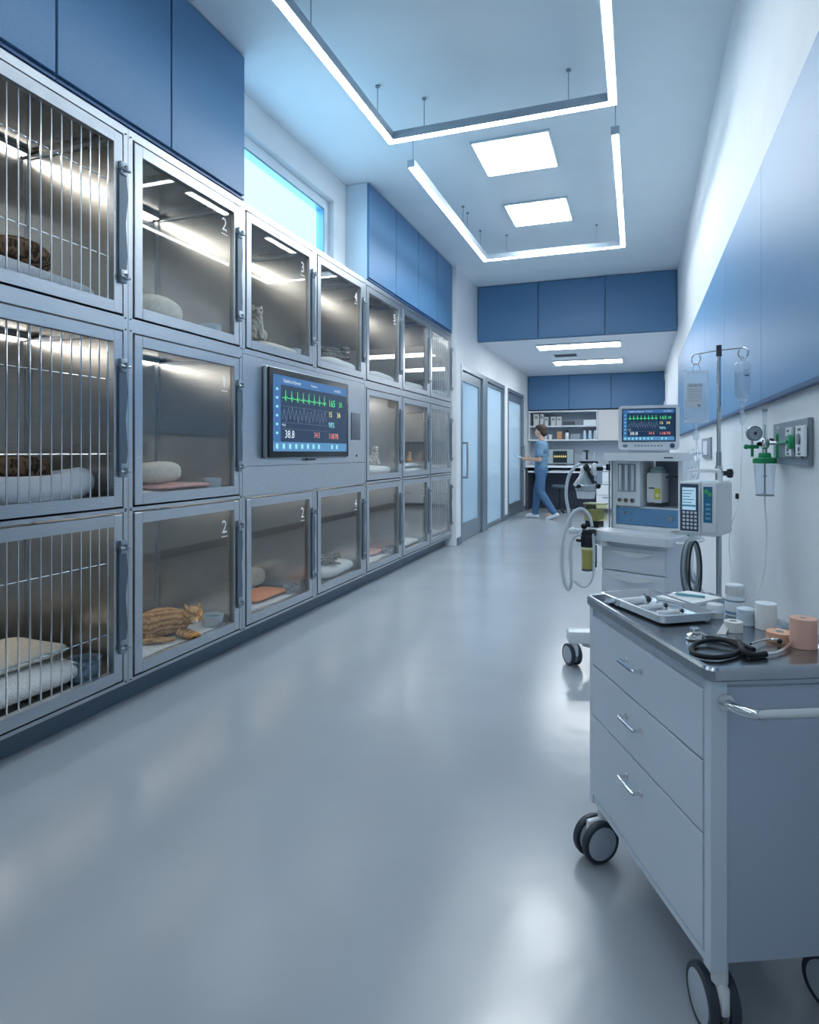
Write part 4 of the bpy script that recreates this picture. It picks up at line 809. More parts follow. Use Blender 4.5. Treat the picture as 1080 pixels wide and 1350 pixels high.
b = MB(); b.tube([sl(1010,866.5), sl(1025,864), sl(1038,858,.008), sl(1042,853,.010), sl(1036,848,.012)], .003, 8, n=6); b.tube([sl(990,856,.010), sl(1003,850,.008), sl(1015,848,.008), sl(1027,850,.010)], .0022, 8, n=6); b.put('binaural_tube', CHROME, so)
MB().ell(sl(1036,848,.010), (.006,.006,.006), seg=12).ell(sl(1028,851,.008), (.005,.005,.005), seg=12).put('ear_tip', BLACK, so)
q = V(sl(916,843,.0)); b = MB(); b.lathe([(0,.002),(.015,.002),(.017,.005),(.015,.010),(.006,.013),(.005,.017),(.010,.019),(.011,.023),(0,.024)], c=q, seg=24); b.cyl(q+V((.008,0,.014)), V(sl(931,843,.007)), .0035, seg=8); b.put('chest_piece', CHROME, so)
# ------------------------------------------------------------------ anaesthesia machine
MA = R(-25); MO = V((-.161, 3.076, 0))
an = thing('anaesthesia_machine', 'white anaesthesia machine with drawers and blue front strip behind the cart', 'medical machine', MO, MA)
DB = mat('machine_body', (.74,.82,.92), .4)
MB().box(.002, .305, .012, .31, .12, .595, bev=.006).put('cabinet_body', DB, an)
for i, (a, b_) in enumerate(((.464, .572), (.348, .459), (.232, .343), (.135, .227))):
    d = MB().box(.006, .301, -.002, .0115, a, b_, bev=.003).put('drawer', DB, an)
    k = MB(); pts = [(.06+.19*t_/10, .0) for t_ in range(11)]
    poly = [(.055, b_-.016)]+[(.055+.20*t_/10, b_-.018-.022*sin(pi*t_/10)) for t_ in range(1, 10)]+[(.255, b_-.016)]
    k.prism(poly, 0.002, .017, Mx(((1,0,0,0),(0,0,-1,0),(0,1,0,0),(0,0,0,1)))); k.put('pull_lip', WP, d)
b = MB(); b.prism(rr(-.03, .345, -.055, .31, .03), .598, .634); b.put('worktop', mat('worktop_white', (.78,.85,.92), .35), an)
MB().prism(rr(-.022, .337, -.047, .27, .026), .634, .640).put('worktop_rim', WP, an)
b = MB(); b.tube([(.345, .0, .61), (.375, .02, .61), (.382, .10, .61), (.382, .2, .61), (.36, .24, .61), (.34, .25, .61)], .009, 8, n=4); b.put('side_handle', WP, an)
b = MB(); b.box(-.005, .05, -.045, -.01, .575, .597, bev=.004).cyl((.03,-.05,.585), (.03,-.02,.585), .014); b.put('lock', WP, an)
b = MB(); b.box(-.09, .34, -.02, .30, .085, .118, bev=.01)
for (x, y) in ((-.10, -.06), (.33, -.07), (.35, .31), (-.07, .31)): (lambda d: b.box(-.02, d.length+.035, -.038, .038, .112, .172, T((.12,.12,0))@RZ(math.atan2(d.y, d.x)), bev=.014))(V((x-.12, y-.12, 0)))
b.put('base', WP, an)
for (x, y, rz) in ((-.10, -.06, R(60)), (.33, -.07, R(10)), (.35, .31, 0), (-.07, .31, R(90))): castor(an, x, y, .050, rz, .11, mat('castor_hub', (.46,.53,.62), .35))
# upper section
b = MB(); b.box(.0, .016, .115, .31, .641, .958); b.box(.310, .330, .115, .31, .641, .958); b.box(.016, .31, .285, .31, .641, .958); b.box(.016, .31, .118, .28, .641, .660); b.box(.016, .31, .135, .28, .739, .748); b.put('upper_frame', WP, an)
MB().box(.017, .309, .118, .134, .662, .740, bev=.002).put('blue_strip', mat('machine_blue', (.13,.30,.52), .35), an)
b = MB(); b.cyl((.276,.1175,.703), (.276,.108,.703), .013, seg=16).cyl((.055,.1175,.715), (.055,.112,.715), .009, seg=12); b.cyl((.09,.1175,.712), (.09,.115,.712), .005).cyl((.09,.1175,.685), (.09,.115,.685), .005).cyl((.225,.1175,.705), (.225,.115,.705), .005); b.put('strip_knob', MATS['mid_grey_plastic'], an)
MB().box(.017, .135, .115, .27, .749, .957, bev=.002).put('gas_module', WP, an)
MB().box(.028, .115, .1125, .1145, .815, .945).put('flow_window', mat('flow_window_grey', (.30,.36,.42), .25), an)
for i in range(3): k = MB(); x = .043+i*.030; k.cyl((x,.108,.820), (x,.108,.940), .0075, seg=10); k.put('flow_tube', mat('flow_tube_white', (.62,.68,.73), .2), an)
for i in range(3):
    x = .042+i*.031; k = MB(); k.cyl((x,.1145,.775), (x,.101,.775), .0115, seg=16); kk = k.put('knob', CHROME, an); MB().cyl((x,.1005,.775), (x,.0985,.775), .007, seg=12).put('knob_face', DARKG, kk)
MB().box(.145, .308, .262, .284, .750, .957).put('recess_back', mat('recess_grey', (.28,.33,.42), .5), an)
b = MB(); b.prism(rr(-.020, .326, .06, .27, .015), .960, .997); b.put('top_shelf', WP, an)
b = MB(); b.line([(.27, .0), (.31, .0)], .006, T((0, .0590, .975))@RX(pi/2)); b.put('shelf_lettering', DARKG, an)
vp = MB().box(.158, .230, .13, .215, .768, .905, bev=.008).put('vaporizer', OFFW, an); vp['label'] = 'off-white vaporizer box'
b = MB(); b.lathe([(.034,0), (.036,.004), (.036,.014), (.030,.017), (.030,.026), (0,.028)], c=(.194,.172,.9055), seg=24); b.put('dial', mat('dial_green_grey', (.25,.38,.40), .4), vp)
MB().box(.197, .223, .1285, .1298, .785, .835).put('yellow_label', mat('label_yellow', (.55,.58,.06), .5), vp); MB().box(.170, .197, .1285, .1298, .833, .838).put('slot', BLACK, vp)
MB().ell((.211,.1283,.803), (.009,.001,.009), seg=12).put('label_mark', mat('label_light', (.75,.78,.35), .5), vp)
b = MB(); b.tube([(.230,.18,.885), (.27,.19,.888), (.29,.21,.875), (.308,.24,.88)], .004, 8); b.put('pipe', DARKG, an)
b = MB(); [b.cyl((x,.10,.642), (x,.10,.958), .004, seg=8) for x in (-.008, .006)]; b.put('side_rail', MIDG, an)
# monitor on the shelf
ml = MO+V((.150*cos(MA)-.185*sin(MA)*1, .150*sin(MA)+.185*cos(MA), 0)); 
pm = thing('patient_monitor', 'white cased patient monitor standing on the anaesthesia machine', 'monitor', (ml.x-.004, ml.y+.004, .9978), R(-2))
mw, mh = .131, .216
b = MB(); b.prism(rr(-mw, mw, .012, mh, .018), -.075, .0, T((0,0,0))@Mx(((1,0,0,0),(0,0,1,0),(0,1,0,0),(0,0,0,1)))); b.put('case', WP, pm)
b = MB(); b.box(-.09, .09, -.06, .03, 0.0, .014, bev=.003).box(-.10, .12, .0, .05, .03, .18, bev=.01); b.put('stand', WP, pm)
MB().box(-mw+.016, mw-.016, -.0785, -.0752, .050, mh-.014, bev=.001, seg=1).put('screen_frame', BLACK, pm)
screen(pm, 2*mw-.042, mh-.074, Mx(((1,0,0,-mw+.021),(0,0,-1,-.0787),(0,1,0,.055),(0,0,0,1))))
b = MB(); [b.box(-.06+.014*i, -.052+.014*i, -.0775, -.0752, .028, .034) for i in range(9)]; b.put('button', MIDG, pm); MB().cyl((mw-.03,-.0752,.031), (mw-.03,-.081,.031), .011, seg=16).put('dial', mat('dial_navy', (.06,.09,.18), .4), pm)
MB().ell((-mw+.03,-.0755,.031), (.012,.001,.007), seg=12).put('badge', MIDG, pm)
# breathing system, attached to the machine's left side: a part group of the machine in machine coordinates
Mi = (T(MO)@RZ(MA)).inverted()
def ml_(u, v, d=2.93): return Mi @ at(u, v, d)
def pxs(px, d=2.93): return px*d/F
b = MB(); c = ml_(772.5, 645); 
b.lathe([(pxs(3.5), pxs(24)), (pxs(4.5), pxs(22)), (pxs(9), pxs(7)), (pxs(13.5), pxs(5)), (pxs(13.5), pxs(-1)), (pxs(12), pxs(-2))], c=c, seg=28); cn = b.put('absorber_dome', mat('dome_grey', (.42,.50,.56), .3), an)
b = MB(); b.lathe([(pxs(11.5), pxs(-2)), (pxs(11.5), pxs(-6)), (pxs(10), pxs(-12)), (0, pxs(-12.5))], c=c, seg=28)
for i in range(18): a = 2*pi*i/18; b.cyl(c+V((pxs(12)*cos(a), pxs(12)*sin(a), pxs(-2))), c+V((pxs(10.3)*cos(a), pxs(10.3)*sin(a), pxs(-12))), pxs(.8), seg=6)
b.put('basket', WP, cn)
b = MB(); b.tube([ml_(773,612,2.90), ml_(776,622,2.89), ml_(783,637,2.89)], pxs(2.2), 8, n=4); b.box(*[0]*6) if False else None
b.ell(ml_(773,617,2.90), (pxs(4.5),)*3, seg=12).ell(ml_(762,641,2.90), (pxs(5), pxs(3.5), pxs(2.8)), seg=12).ell(ml_(789,641,2.90), (pxs(3.5), pxs(3), pxs(3.5)), seg=12)
b.cyl(ml_(764,609.5,2.90), ml_(788,609.5,2.93), pxs(1.6), seg=8).cyl(ml_(774,595), ml_(774,606), pxs(1.2), seg=8).cyl(ml_(769,594.5), ml_(776,594.5), pxs(.9), seg=8)
b.box(*(lambda p: (p.x-pxs(3), p.x+pxs(3), p.y-.01, p.y+.01, p.z-pxs(2.5), p.z+pxs(2.5)))(ml_(791,618,2.88))); b.box(*(lambda p: (p.x-pxs(1.6), p.x+pxs(1.6), p.y-.01, p.y+.01, p.z-pxs(4), p.z+pxs(4)))(ml_(802,616,2.88)))
b.put('black_fittings', BLACK, an)
b = MB(); b.tube([ml_(768,618,2.9), ml_(766,628,2.89), ml_(762,634,2.89), ml_(758,640,2.9)], pxs(2.6), 8, n=4); b.cyl(ml_(770,596), ml_(770,607), pxs(1.5), seg=8).cyl(ml_(784,596), ml_(784,607), pxs(1.6), seg=8)
b.ell(ml_(784,619,2.90), (pxs(5), pxs(5), pxs(9)), seg=14); b.put('white_valve', WP, an)
p = ml_(795, 624, 2.93); q = ml_(806, 624, 2.93)
b = MB(); b.box(p.x-pxs(10), .0, p.y-.02, p.y+.03, p.z-pxs(16), p.z+pxs(12), bev=.004); b.put('bracket_block', DB, an)
b = MB(); b.box(p.x-pxs(8), -.002, p.y-.026, p.y-.0201, p.z+pxs(-2), p.z, bev=0).box(p.x-pxs(7), -.002, p.y-.028, p.y-.0201, p.z-pxs(14), p.z-pxs(10.5)).cyl(V((-.010,p.y-.021,p.z-pxs(26)+.02)), V((-.010,p.y-.03,p.z-pxs(26)+.02)), pxs(1.7), seg=10); b.put('bracket_trim', DARKG, an)
HOSE = mat('corrugated_hose_white', (.62,.70,.76), .5, bump=(140,.5,.002))
b = MB(); b.tube([ml_(u, v, 2.90) for u, v in ((766,611), (757,617), (750,628), (747,643), (747,658), (750,674), (752,688), (750,696))], pxs(2.1), 10, n=6); b.put('upper_hose', HOSE, an)
b = MB(); b.tube([ml_(u, v, 2.87) for u, v in ((781,694), (777,680), (768,671), (758,674), (750,686), (744,704), (741,726), (741,748), (744,768), (749,777), (753,770), (753,750), (752,728), (754,713), (760,706), (766,705))], pxs(2.1), 10, n=6); b.put('large_hose', HOSE, an)
b = MB(); b.tube([ml_(u, v, 2.85) for u, v in ((757,766), (764,772), (773,773), (780,765), (783,752), (783,730), (782,704))], pxs(1.3), 8, n=6); b.put('thin_hose', HOSE, an)
b = MB(); c = ml_(786, 686, 2.95); b.box(c.x-pxs(13), c.x+pxs(12), c.y-.03, c.y+.03, c.z, c.z+pxs(22), bev=.004); b.put('upper_canister', YEL, an)
b = MB(); b.box(c.x-pxs(14), c.x+pxs(13), c.y-.032, c.y+.032, c.z+pxs(21.5), c.z+pxs(23)).box(c.x-pxs(10), c.x+pxs(7), c.y-.028, c.y+.028, c.z+.003, c.z+pxs(14)); b.put('canister_filling', mat('olive_filling', (.50,.50,.33), .7), an)
b = MB(); c2 = ml_(774, 708, 2.92)
b.box(c.x-pxs(9), c.x+pxs(7), c.y-.03, c.y+.03, c.z-pxs(9), c.z-.001, bev=.004); b.box(c2.x-pxs(12), c2.x+pxs(11), c2.y-.025, c2.y+.025, c2.z+pxs(2), c2.z+pxs(10), bev=.006).box(c2.x-pxs(6), c2.x+pxs(8), c2.y-.022, c2.y+.022, c2.z-pxs(13), c2.z+pxs(3), bev=.005).ell(c2+V((pxs(-4),0,pxs(14))), (pxs(4.5),pxs(4),pxs(4)), seg=12).cyl(c2+V((pxs(-1),0,pxs(14))), c2+V((pxs(-1),0,pxs(22))), pxs(1.4), seg=8).box(c2.x-pxs(13), c2.x-pxs(5), c2.y-.02, c2.y+.01, c2.z-pxs(7), c2.z-pxs(3), bev=.002)
b.put('manifold', BLACK, an)
b = MB(); b.ell(ml_(755,699.5,2.88), (pxs(5.5),pxs(5),pxs(4.2)), seg=14).cyl(ml_(755,699.5,2.88), ml_(766,700,2.90), pxs(3), seg=10); b.put('relief_valve', WP, an)
b = MB(); c3 = ml_(774.5, 750, 2.92); b.lathe([(pxs(7.5), 0), (pxs(7.8), pxs(2)), (pxs(7.8), pxs(29))], c=c3, seg=24); b.put('lower_canister', YEL, an)
b = MB(); b.lathe([(pxs(6.5), .002), (pxs(6.5), pxs(24))], c=c3, seg=20); b.put('canister_filling', mat('yellow_filling', (.56,.53,.28), .7), an)
b = MB(); b.lathe([(pxs(6), -pxs(2.5)), (pxs(8), -pxs(1)), (pxs(8.2), 0)], c=c3, seg=24); b.cyl(ml_(786,716,2.9), ml_(786,748,2.9), pxs(1), seg=8); b.cyl(ml_(783,748,2.9), ml_(786.5,740,2.9), pxs(1.3), seg=8); b.put('canister_foot', DARKG, an)
b = MB(); b.tube([ml_(784,718,2.9), ml_(790,717,2.9), ml_(796,713,2.93)], pxs(1.2), 8, n=4); b.put('link_arm', CHROME, an)
# cable coils hanging from the machine's handle
hk = at(913, 712, 2.45); co = thing('cable_coil', 'bundle of grey hoses and cables looped beside the machine under the pump', 'cable', hk)
for i, (du_, w_, hgt, m, r) in enumerate(((-3, 12, 78, mat('hose_dark_grey', (.13,.17,.20), .5), 2.0), (-1, 10.5, 73, mat('hose_grey', (.33,.39,.43), .5), 2.2), (2, 9, 66, MATS['hose_dark_grey'], 1.6), (4, 6.5, 55, MATS['hose_grey'], 1.6), (-5, 9, 70, MATS['hose_grey'], 1.6), (5, 8, 76, BLACK, 1.3))):
    k = 2.45/F; pts = [V((w_*sin(a)*k*CS+du_*k*.5+sin(a)*w_*k*0, w_*sin(a)*k*SN+(.02-i*.012), (cos(a)-1)*hgt/2*k)) for a in [2*pi*j/14 for j in range(14)]]
    MB().tube(pts, r*k, 8, True, 4).put('loop', m, co)
k = 2.45/F; MB().tube([(0, .02, .01), (-.02, .12, .012), (-.06, .20, .0)], 3.0*k, 8, n=4).put('hook', CHROME, co)
b = MB(); b.tube([(.0,0,-70*k), (6*k*CS, 0, -84*k), (14*k, 0, -96*k)], 1.2*k, 6, n=4); b.put('tail', BLACK, co)
# ------------------------------------------------------------------ drip stand, bags and pump
pb = at(948, 596, 2.1); PX, PYY = pb.x, pb.y
ip = thing('drip_stand', 'chrome drip stand with two hooks behind the cart', 'stand', (PX, PYY, 0))
MB().cyl((0,0,.06), (0,0,1.0), .0085, seg=14).put('lower_pole', mat('pole_metal', (.45,.50,.55), .25, 1), ip); MB().cyl((0,0,.98), (0,0,1.335), .0065, seg=14).put('upper_pole', CHROME, ip)
MB().cyl((0,0,1.315), (0,0,1.352), .0085, seg=14).put('top_cap', DARKG, ip)
kn = MB(); kn.cyl((0,0,.905), (0,0,.955), .0115, seg=14).cyl((0,0,.93), (.022*CS,.022*SN,.93), .006, seg=10)
k1 = kn.put('clamp', CHROME, ip); q = V((.036*CS, .036*SN, .93)); k2 = MB(); k2.ell(q, (.012,.012,.014), seg=14)
for i in range(6): a = 2*pi*i/6; k2.ell(q+V((0.0, .009*cos(a), .011*sin(a))), (.010,.006,.006), seg=8)
k2.cyl((.014*CS,.014*SN,.93), (.03*CS,.03*SN,.93), .008, seg=10); k2.put('clamp_knob', BLACK, k1)
base = V((PX, PYY, 0)); hL = at(918, 463.5, 2.18)-base; hR = at(985, 453, 2.03)-base; mid = (hL+hR)/2
dh = (hR-hL).normalized(); side = V((-dh.y, dh.x, 0))
b = MB(); cz = V((0,0,1.335))
hL.z = 1.335; hR.z = 1.335
def loop(c0, sgn, r): return [c0-dh*sgn*r*.5]+[c0+dh*sgn*r*sin(a)+V((0,0,-r+r*cos(a))) for a in [2*pi*i/8 for i in range(8)]]
b.tube([cz]+loop(hL, -1, .017), .0024, 8, n=6); b.tube([cz]+loop(hR-dh*.012, 1, .017), .0024, 8, n=6); b.put('hook_bar', CHROME, ip)
for i in range(5):
    a = 2*pi*i/5+.5; L = .125; lg = MB().tube([(0,0,.075), (L*.5*cos(a), L*.5*sin(a), .066), (L*cos(a), L*sin(a), .05)], .009, 8, n=3).put('leg', MIDG, ip)
    MB().ell((L*cos(a), L*sin(a), .022), (.014,.010,.0215), seg=12).put('castor', BLACK, lg)
MB().cyl((0,0,.055), (0,0,.095), .018, seg=14).put('hub', DARKG, ip)
# drip bag
hb = at(918, 474, 2.18); ba = R(12); bag = thing('drip_bag', 'flat clear drip bag with white label on the left hook', 'drip bag', (hb.x, hb.y, 1.286), ba)
w_, h_ = .039, .170; top = -.012
def bagfn(q):
    t_ = (q.z)/(h_/2); 
    return V((q.x, q.y*(1.0 if t_ < 0 else 1-.75*t_), q.z))
MB().ell((0,0,top-h_/2), (w_, .013, h_/2), None, 36, .35, .22, bagfn).put('bag_body', glass('bag_film', (.92,.95,.97), 1.0, .06, milk=.28), bag)
MB().ell((0,0,top-h_*.66), (w_*.88, .009, h_*.30), None, 24, .4, .3).put('fluid', glass('bag_fluid', (.86,.91,.95), 1.0, .03, 1.6, milk=.10), bag)
SEAM = glass('bag_seam', (.85,.90,.94), 1, .1, 1.6, milk=.5); MB().box(-w_, w_, -.002, .002, top-.005, top+.005).put('top_seam', SEAM, bag); MB().box(-w_, w_, -.002, .002, top-h_-.004, top-h_+.004).put('bottom_seam', SEAM, bag); MB().tube([(-.012,0,top), (-.010,0,.006), (0,0,.014), (.010,0,.006), (.012,0,top)], .0015, 6, n=4).put('hanger', WP, bag)
lb = MB().box(-w_+.005, w_*.35, -.0150, -.0140, top-h_*.72, top-h_*.24).put('label_sheet', mat('label_white', (.82,.86,.90), .5), bag)
MB().text('GLUKOZ', .0115, -w_+.010, top-h_*.30, Mx(((1,0,0,0),(0,0,-1,-.0152),(0,1,0,0),(0,0,0,1)))).put('label_title', DARKG, lb)
b = MB(); [b.box(-w_+.010, w_*.25, -.0153, -.0151, top-h_*(.36+.045*i), top-h_*(.355+.045*i)) for i in range(6)]; b.box(.0, .010, -.0153, -.0151, top-h_*.70, top-h_*.66); b.put('label_lines', MIDG, lb)
b = MB(); zq = top-h_; b.cyl((0,0,zq-.004), (0,0,zq-.022), .010, .007, 12).cyl((0,0,zq-.022), (0,0,zq-.030), .005, seg=10).lathe([(.0085,zq-.062), (.0095,zq-.055), (.0095,zq-.034), (.006,zq-.030)], seg=16); b.put('port', CLEAR, bag)
pt = at(906, 618, 2.0); rel = RZ(-ba)@(V((pt.x, pt.y, 0))-V((hb.x, hb.y, 0)))
b = MB(); b.tube([(0,0,zq-.060), (.0005,0,zq-.10), (-.001,-.01,zq-.14), (rel.x*.3, rel.y*.3, zq-.19), (rel.x*.9, rel.y*.9, .955-1.286)], .0024, 8, n=6)
b.tube([(.003,0,zq-.060), (.008,0,zq-.11), (.006,-.01,zq-.16), (rel.x*.5+.01, rel.y*.5, zq-.21), (rel.x*.9+.012, rel.y*.9, .955-1.286)], .0016, 8, n=6); b.put('drip_line', CLEAR, bag)
b = MB()
for (dx, dz_, r) in ((-.012,-.098,.007), (-.015,-.116,.008), (-.004,-.112,.006), (.006,-.132,.007), (.010,-.110,.004)): b.ell((dx, -.006, zq+dz_), (r, .006, r*.9), seg=12)
b.cyl((-.014,-.006,zq-.108), (.022,-.006,zq-.108), .0028, seg=8); b.put('stopcock', CLEAR, bag)
# drip bottle
hb2 = at(979, 470, 2.03); bo = thing('drip_bottle', 'clear rounded drip bottle upside down on the right hook', 'drip bottle', (hb2.x, hb2.y, 1.290))
MB().lathe([(0, -.002), (.018, -.004), (.0245, -.012), (.0245, -.088), (.022, -.108), (.012, -.124), (.0075, -.132), (.0075, -.142)], seg=28).put('bottle_body', glass('bottle_film', (.92,.95,.97), 1, .03, 1.6, milk=.16), bo)
MB().lathe([(0,-.035), (.0232,-.036), (.0232,-.088), (.0205,-.107), (.011,-.122), (0,-.124)], seg=24).put('fluid', MATS['bag_fluid'], bo)
b = MB(); b.lathe([(.0086,-.138), (.0086,-.146), (.004,-.15), (.004,-.16), (.0075,-.163), (.0080,-.195), (.0035,-.205)], seg=18); b.put('drip_chamber', CLEAR, bo)
b = MB(); b.tube([(-.006,0,.0), (-.004,0,.012), (.0,0,.016), (.004,0,.012), (.006,0,0)], .0014, 6, n=4); b.put('hanger', WP, bo)
Ml = Mx(((1,0,0,0),(0,0,-1,-.0255),(0,1,0,0),(0,0,0,1)))@T((0,0,0)); b = MB(); b.text('NaCl', .009, -.010, -.034, RZ(YAW)@Ml); b.rect(-.006, -.050, .008, -.046, 0, RZ(YAW)@Ml); b.put('printing', mat('print_navy', (.04,.06,.12), .5), bo)
b = MB(); q = V((-.004,0,-.2)); e1_ = V((at(975,640,2.12)-hb2).xy.to_3d()); e2_ = V((at(962,700,2.2)-hb2).xy.to_3d())
b.tube([(0,0,-.203), (-.001,0,-.27), (e1_.x*.4, e1_.y*.4, -.34), (e1_.x, e1_.y, -.44), (e2_.x, e2_.y, -.58), (e2_.x+.005, e2_.y, -.72), (e2_.x-.004, e2_.y-.02, -.86)], .0019, 8, n=6); b.put('drip_line', CLEAR, bo)
# infusion pump
PA = R(-24); pc = at(924, 660, 1.95)
pu = thing('infusion_pump', 'white infusion pump with keypad and lit display clamped to the drip stand', 'infusion pump', (pc.x, pc.y, .746), PA)
b = MB(); b.prism(rr(-.056, .056, .0, .165, .010), -.02, .11, Mx(((1,0,0,0),(0,0,1,0),(0,1,0,0),(0,0,0,1)))); b.put('case', WP, pu)
MB().box(.012, .054, -.028, -.0202, .012, .162, bev=.003).put('door', WP, pu)
MB().box(-.054, .008, -.030, -.0202, .008, .164, bev=.004).put('front_panel', WP, pu)
kp = MB().box(-.050, .004, -.0325, -.0302, .014, .157, bev=.001, seg=1).put('keypad_plate', mat('pump_navy', (.05,.09,.16), .4), pu)
MB().box(-.043, -.003, -.0340, -.0327, .078, .146).put('display', E('pump_display', (.42,.68,.88), .75), pu)
b = MB(); [b.box(-.043, -.008-.006*(i % 3), -.0345, -.0341, .138-.009*i, .1355-.009*i) for i in range(5)]; b.box(-.043,-.003,-.0345,-.0341,.088,.094); b.put('display_text', E('pump_text', (.10,.25,.42), .6), pu)
for j in range(5):
    for i in range(4): x = -.042+.0115*i; z = .020+.0115*j; MB().box(x, x+.0075, -.0342, -.0327, z, z+.0075, bev=.0008, seg=1).put('key', WP, kp)
MB().box(.018, .043, -.0295, -.0282, .042, .150).put('side_strip', mat('pump_teal', (.03,.20,.33), .4), pu)
MB().ell((.026,-.0297,.135), (.007,.001,.007), seg=12).ell((.036,-.0297,.127), (.006,.001,.006), seg=12).put('start_button', mat('button_green', (.08,.50,.20), .4), pu)
b = MB(); [b.box(.024, .038, -.0303, -.0296, .052+.014*i, .058+.014*i) for i in range(4)]; b.put('side_button', mat('button_blue', (.20,.45,.65), .4), pu)
b = MB(); b.tube([(-.045,.03,.163), (-.043,.03,.188), (-.035,.03,.195), (.03,.03,.197), (.045,.03,.192), (.048,.03,.163)], .0065, 10, n=5); b.put('carry_handle', WP, pu)
q = RZ(-PA)@(V((PX, PYY, 0))-V((pc.x, pc.y, 0)))
b = MB(); b.box(q.x-.02, q.x+.02, .1105, q.y-.009, .05, .10, bev=.004) if q.y > .13 else b.box(q.x-.014, q.x+.014, q.y-.016, q.y-.0095, .05, .10); b.put('pole_clamp', MIDG, pu)
# ------------------------------------------------------------------ wall outlets and oxygen humidifier
Y0p, Y1p = 1.82, 2.25
op = thing('gas_outlet_plate', 'large grey gas outlet plate with white modules on the right wall', 'outlet', (XR, (Y0p+Y1p)/2, .965)); a = (Y1p-Y0p)/2
PG = mat('plate_grey', (.24,.30,.36), .4)
MB().box(-.012, -.0005, -a, a, 0, .122, bev=.002, seg=1).put('plate', PG, op); MB().box(-.016, -.0125, -a+.05, a-.10, .018, .106, bev=.001, seg=1).put('raised_field', MATS['plate_grey'], op)
for (u0, u1) in ((1037.5, 1045.5), (1051, 1062)):
    ya, yb = uy(u1, XR-.02), uy(u0, XR-.02); m_ = MB().box(-.024, -.0165, ya-(Y0p+Y1p)/2, yb-(Y0p+Y1p)/2, .024, .102, bev=.001, seg=1).put('module', WP, op)
    ym = (ya+yb)/2-(Y0p+Y1p)/2; MB().cyl((-.0245,ym,.068), (-.029,ym,.068), .014 if u0 > 1040 else .011, seg=16).cyl((-.0245,ym,.042), (-.027,ym,.042), .006, seg=10).put('socket', MIDG, m_)
    MB().box(-.0252, -.0245, ym-.014, ym+.014, .090, .095).box(-.0252, -.0245, ym-.014, ym+.014, .028, .032).put('module_print', DARKG, m_)
o2y = 2.17; o2 = thing('oxygen_humidifier', 'oxygen flowmeter with pressure gauge and green capped humidifier jar on the right wall', 'oxygen flowmeter', (.352, o2y, 0))
d_ = 1.923
def wl(u, v, d=1.92): q = at(u, v, d); return V((q.x-.352, q.y-o2y, q.z))
k = d_/F; c = wl(1008.5, 603)
b = MB(); b.lathe([(14*k, -8*k+.0), (14.3*k, -7.5*k), (14.3*k, -2*k), (13*k, -.5*k), (8*k, 0), (7.5*k, 3*k), (7*k, 5.5*k), (3*k, 6.5*k)], c=c, seg=28); 
b.cyl(wl(984,589), wl(1000,589), 2.6*k, seg=10).cyl(wl(992,590), wl(992,602), 1.8*k, seg=10).ell(wl(984,589), (3.5*k,)*3, seg=10)
b.put('green_cap', GREEN, o2)
b = MB(); b.lathe([(0, -50*k), (9.8*k, -50*k), (10.5*k, -48*k), (13.2*k, -9*k), (12.6*k, -9*k), (10*k, -47*k), (0, -48.5*k)], c=c, seg=28); b.put('jar', glass('jar_glass', (.95,.97,.99), 1, .02, 1.6), o2)
b = MB(); b.cyl(c+V((0,0,-8*k)), c+V((0,0,-49*k)), 1.0*k, seg=8).cyl(c+V((0,0,-24*k)), c+V((0,0,-25.5*k)), 2.6*k, seg=10); b.lathe([(11*k,-48.6*k),(11*k,-50.5*k),(9*k,-50.6*k)], c=c, seg=28); b.put('dip_tube', MIDG, o2)
b = MB(); b.cyl(wl(1008.5,580), wl(1008.5,541), 2.9*k, seg=14); b.put('flow_tube', CLEAR, o2); MB().cyl(wl(1008.5,543), wl(1008.5,539), 3.3*k, seg=14).cyl(wl(1008.5,580), wl(1008.5,560), .8*k, seg=8).put('flow_tube_cap', MIDG, o2)
b = MB(); b.ell(wl(1008.5,585), (6*k,6*k,8*k), seg=16).cyl(wl(1008.5,592), wl(1008.5,599), 3*k, seg=12).cyl(wl(1013,584), wl(1030,584,1.90), 2.8*k, seg=12); b.put('valve_body', CHROME, o2)
b = MB(); b.ell(wl(1001,585.5), (3.2*k,3*k,3*k), seg=12).cyl(wl(1015,579), wl(1020,580), 1.5*k, seg=8); b.put('valve_knob', BLACK, o2)
nrm = (V((0,0,0))-V((SN*-1,CS,0))).normalized(); g = wl(993,571.5)
b = MB(); b.cyl(g, g+nrm*.012, 9.8*k, seg=28); gg = b.put('gauge', mat('gauge_grey', (.25,.31,.37), .3, .5), o2)
b = MB(); b.cyl(g+nrm*.0122, g+nrm*.0130, 8.2*k, seg=28); b.put('dial_face', mat('dial_face', (.50,.57,.63), .3), gg)
e1_ = V((CS, SN, 0)); b = MB()
for i in range(11): a = R(-45+27*i); w0 = g+nrm*.0134+e1_*cos(a)*6.9*k+V((0,0,sin(a)*6.9*k)); w1 = g+nrm*.0134+e1_*cos(a)*5.6*k+V((0,0,sin(a)*5.6*k)); b.cyl(w0, w1, .35*k, seg=4)
b.cyl(g+nrm*.0134, g+nrm*.0134+e1_*3.5*k+V((0,0,4*k)), .4*k, seg=4).cyl(g+nrm*.0130, g+nrm*.0140, 2.4*k, seg=12); b.put('gauge_needle', DARKG, gg)
b = MB(); b.cyl(wl(992,581), wl(992,590), 1.5*k, seg=8); b.put('gauge_stem', CHROME, o2)
b = MB(); q = wl(1027.5, 584, 1.90)
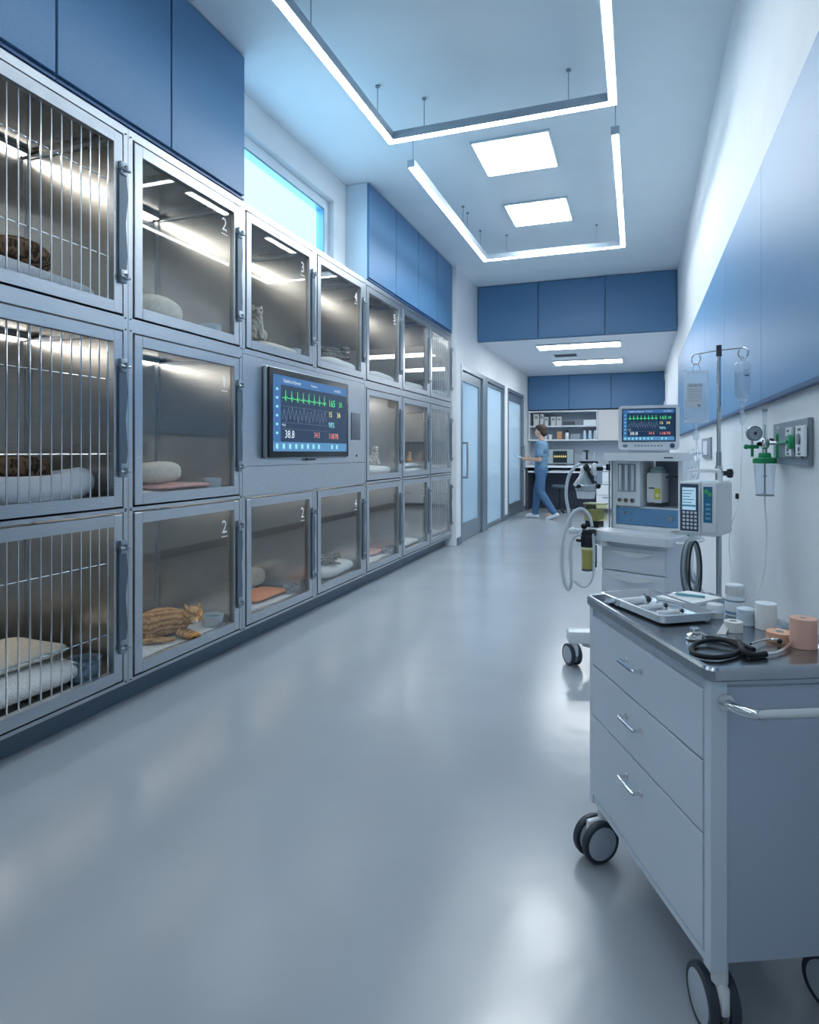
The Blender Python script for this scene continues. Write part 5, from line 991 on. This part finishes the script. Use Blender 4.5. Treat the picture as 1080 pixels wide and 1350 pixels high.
b.cyl(q+V((0,0,-19*k)), q+V((0,0,-3*k)), 4*k, seg=14).cyl(q+V((0,0,3*k)), q+V((0,0,12*k)), 4*k, seg=14); b.cyl(q, V((.395-.352-.02, uy(1041, XR-.03)-o2y, q.z)), 1.8*k, seg=10)
e = V((.395-.352-.018, uy(1041, XR-.03)-o2y, q.z)); b.cyl(e, e+V((.010,0,0)), 10*k*.85, seg=18); b.put('green_connector', GREEN, o2)
b = MB(); b.cyl(q+V((0,0,-20*k)), q+V((0,0,18*k)), 3.3*k, seg=14).ell(q+V((0,0,18*k)), (3.6*k,)*3, seg=12); b.put('connector_core', CLEAR, o2)
tl_ = MB(); tl_.tube([wl(1008.5,653), wl(1009,670), wl(1011,700,1.9), wl(1010,730,1.88), wl(1006,760,1.85), wl(998,780,1.82), wl(984,790,1.80)], .0022, 8, n=6); tl_.put('tubing', mat('tubing_white', (.70,.76,.80), .3), o2)
y0, y1 = uy(938, XR-.005), uy(926.5, XR-.005); sp2 = thing('wall_outlet', 'small grey wall outlet plate behind the drip line', 'outlet', (XR, (y0+y1)/2, .965)); a = (y1-y0)/2
MB().box(-.010, -.0005, -a, a, 0, .122, bev=.001, seg=1).put('plate', PG, sp2); MB().box(-.016, -.0105, -a*.45, a*.45, .018, .104).put('insert', WP, sp2)
yk = uy(970.5, XR-.01); hk_ = thing('wall_hook', 'tiny black hook on the right wall beside the pump', 'hook', (XR, yk, vz(654, XR, yk))); MB().box(-.012, -.0005, -.012, .012, -.012, .012, bev=.002).put('stub', BLACK, hk_)
# ------------------------------------------------------------------ daylight
w = bpy.data.worlds.new('sky'); scn.world = w; w.use_nodes = True; bg = w.node_tree.nodes['Background']; bg.inputs[0].default_value = (.62,.92,1.0,1); bg.inputs[1].default_value = .32
ld = bpy.data.lights.new('daylight', 'AREA'); ld.shape = 'RECTANGLE'; ld.size = 10.0; ld.size_y = 5.0; ld.energy = 300; ld.color = (.42,.76,1.0)
try: ld.cycles.is_portal = False
except Exception: pass
lo = bpy.data.objects.new('daylight', ld); col.objects.link(lo); lo.location = V((WX-.65, (WY0+WY1)/2, (WZ0+WZ1)/2+1.2))*S; lo.rotation_euler = (pi/2, 0, -pi/2)
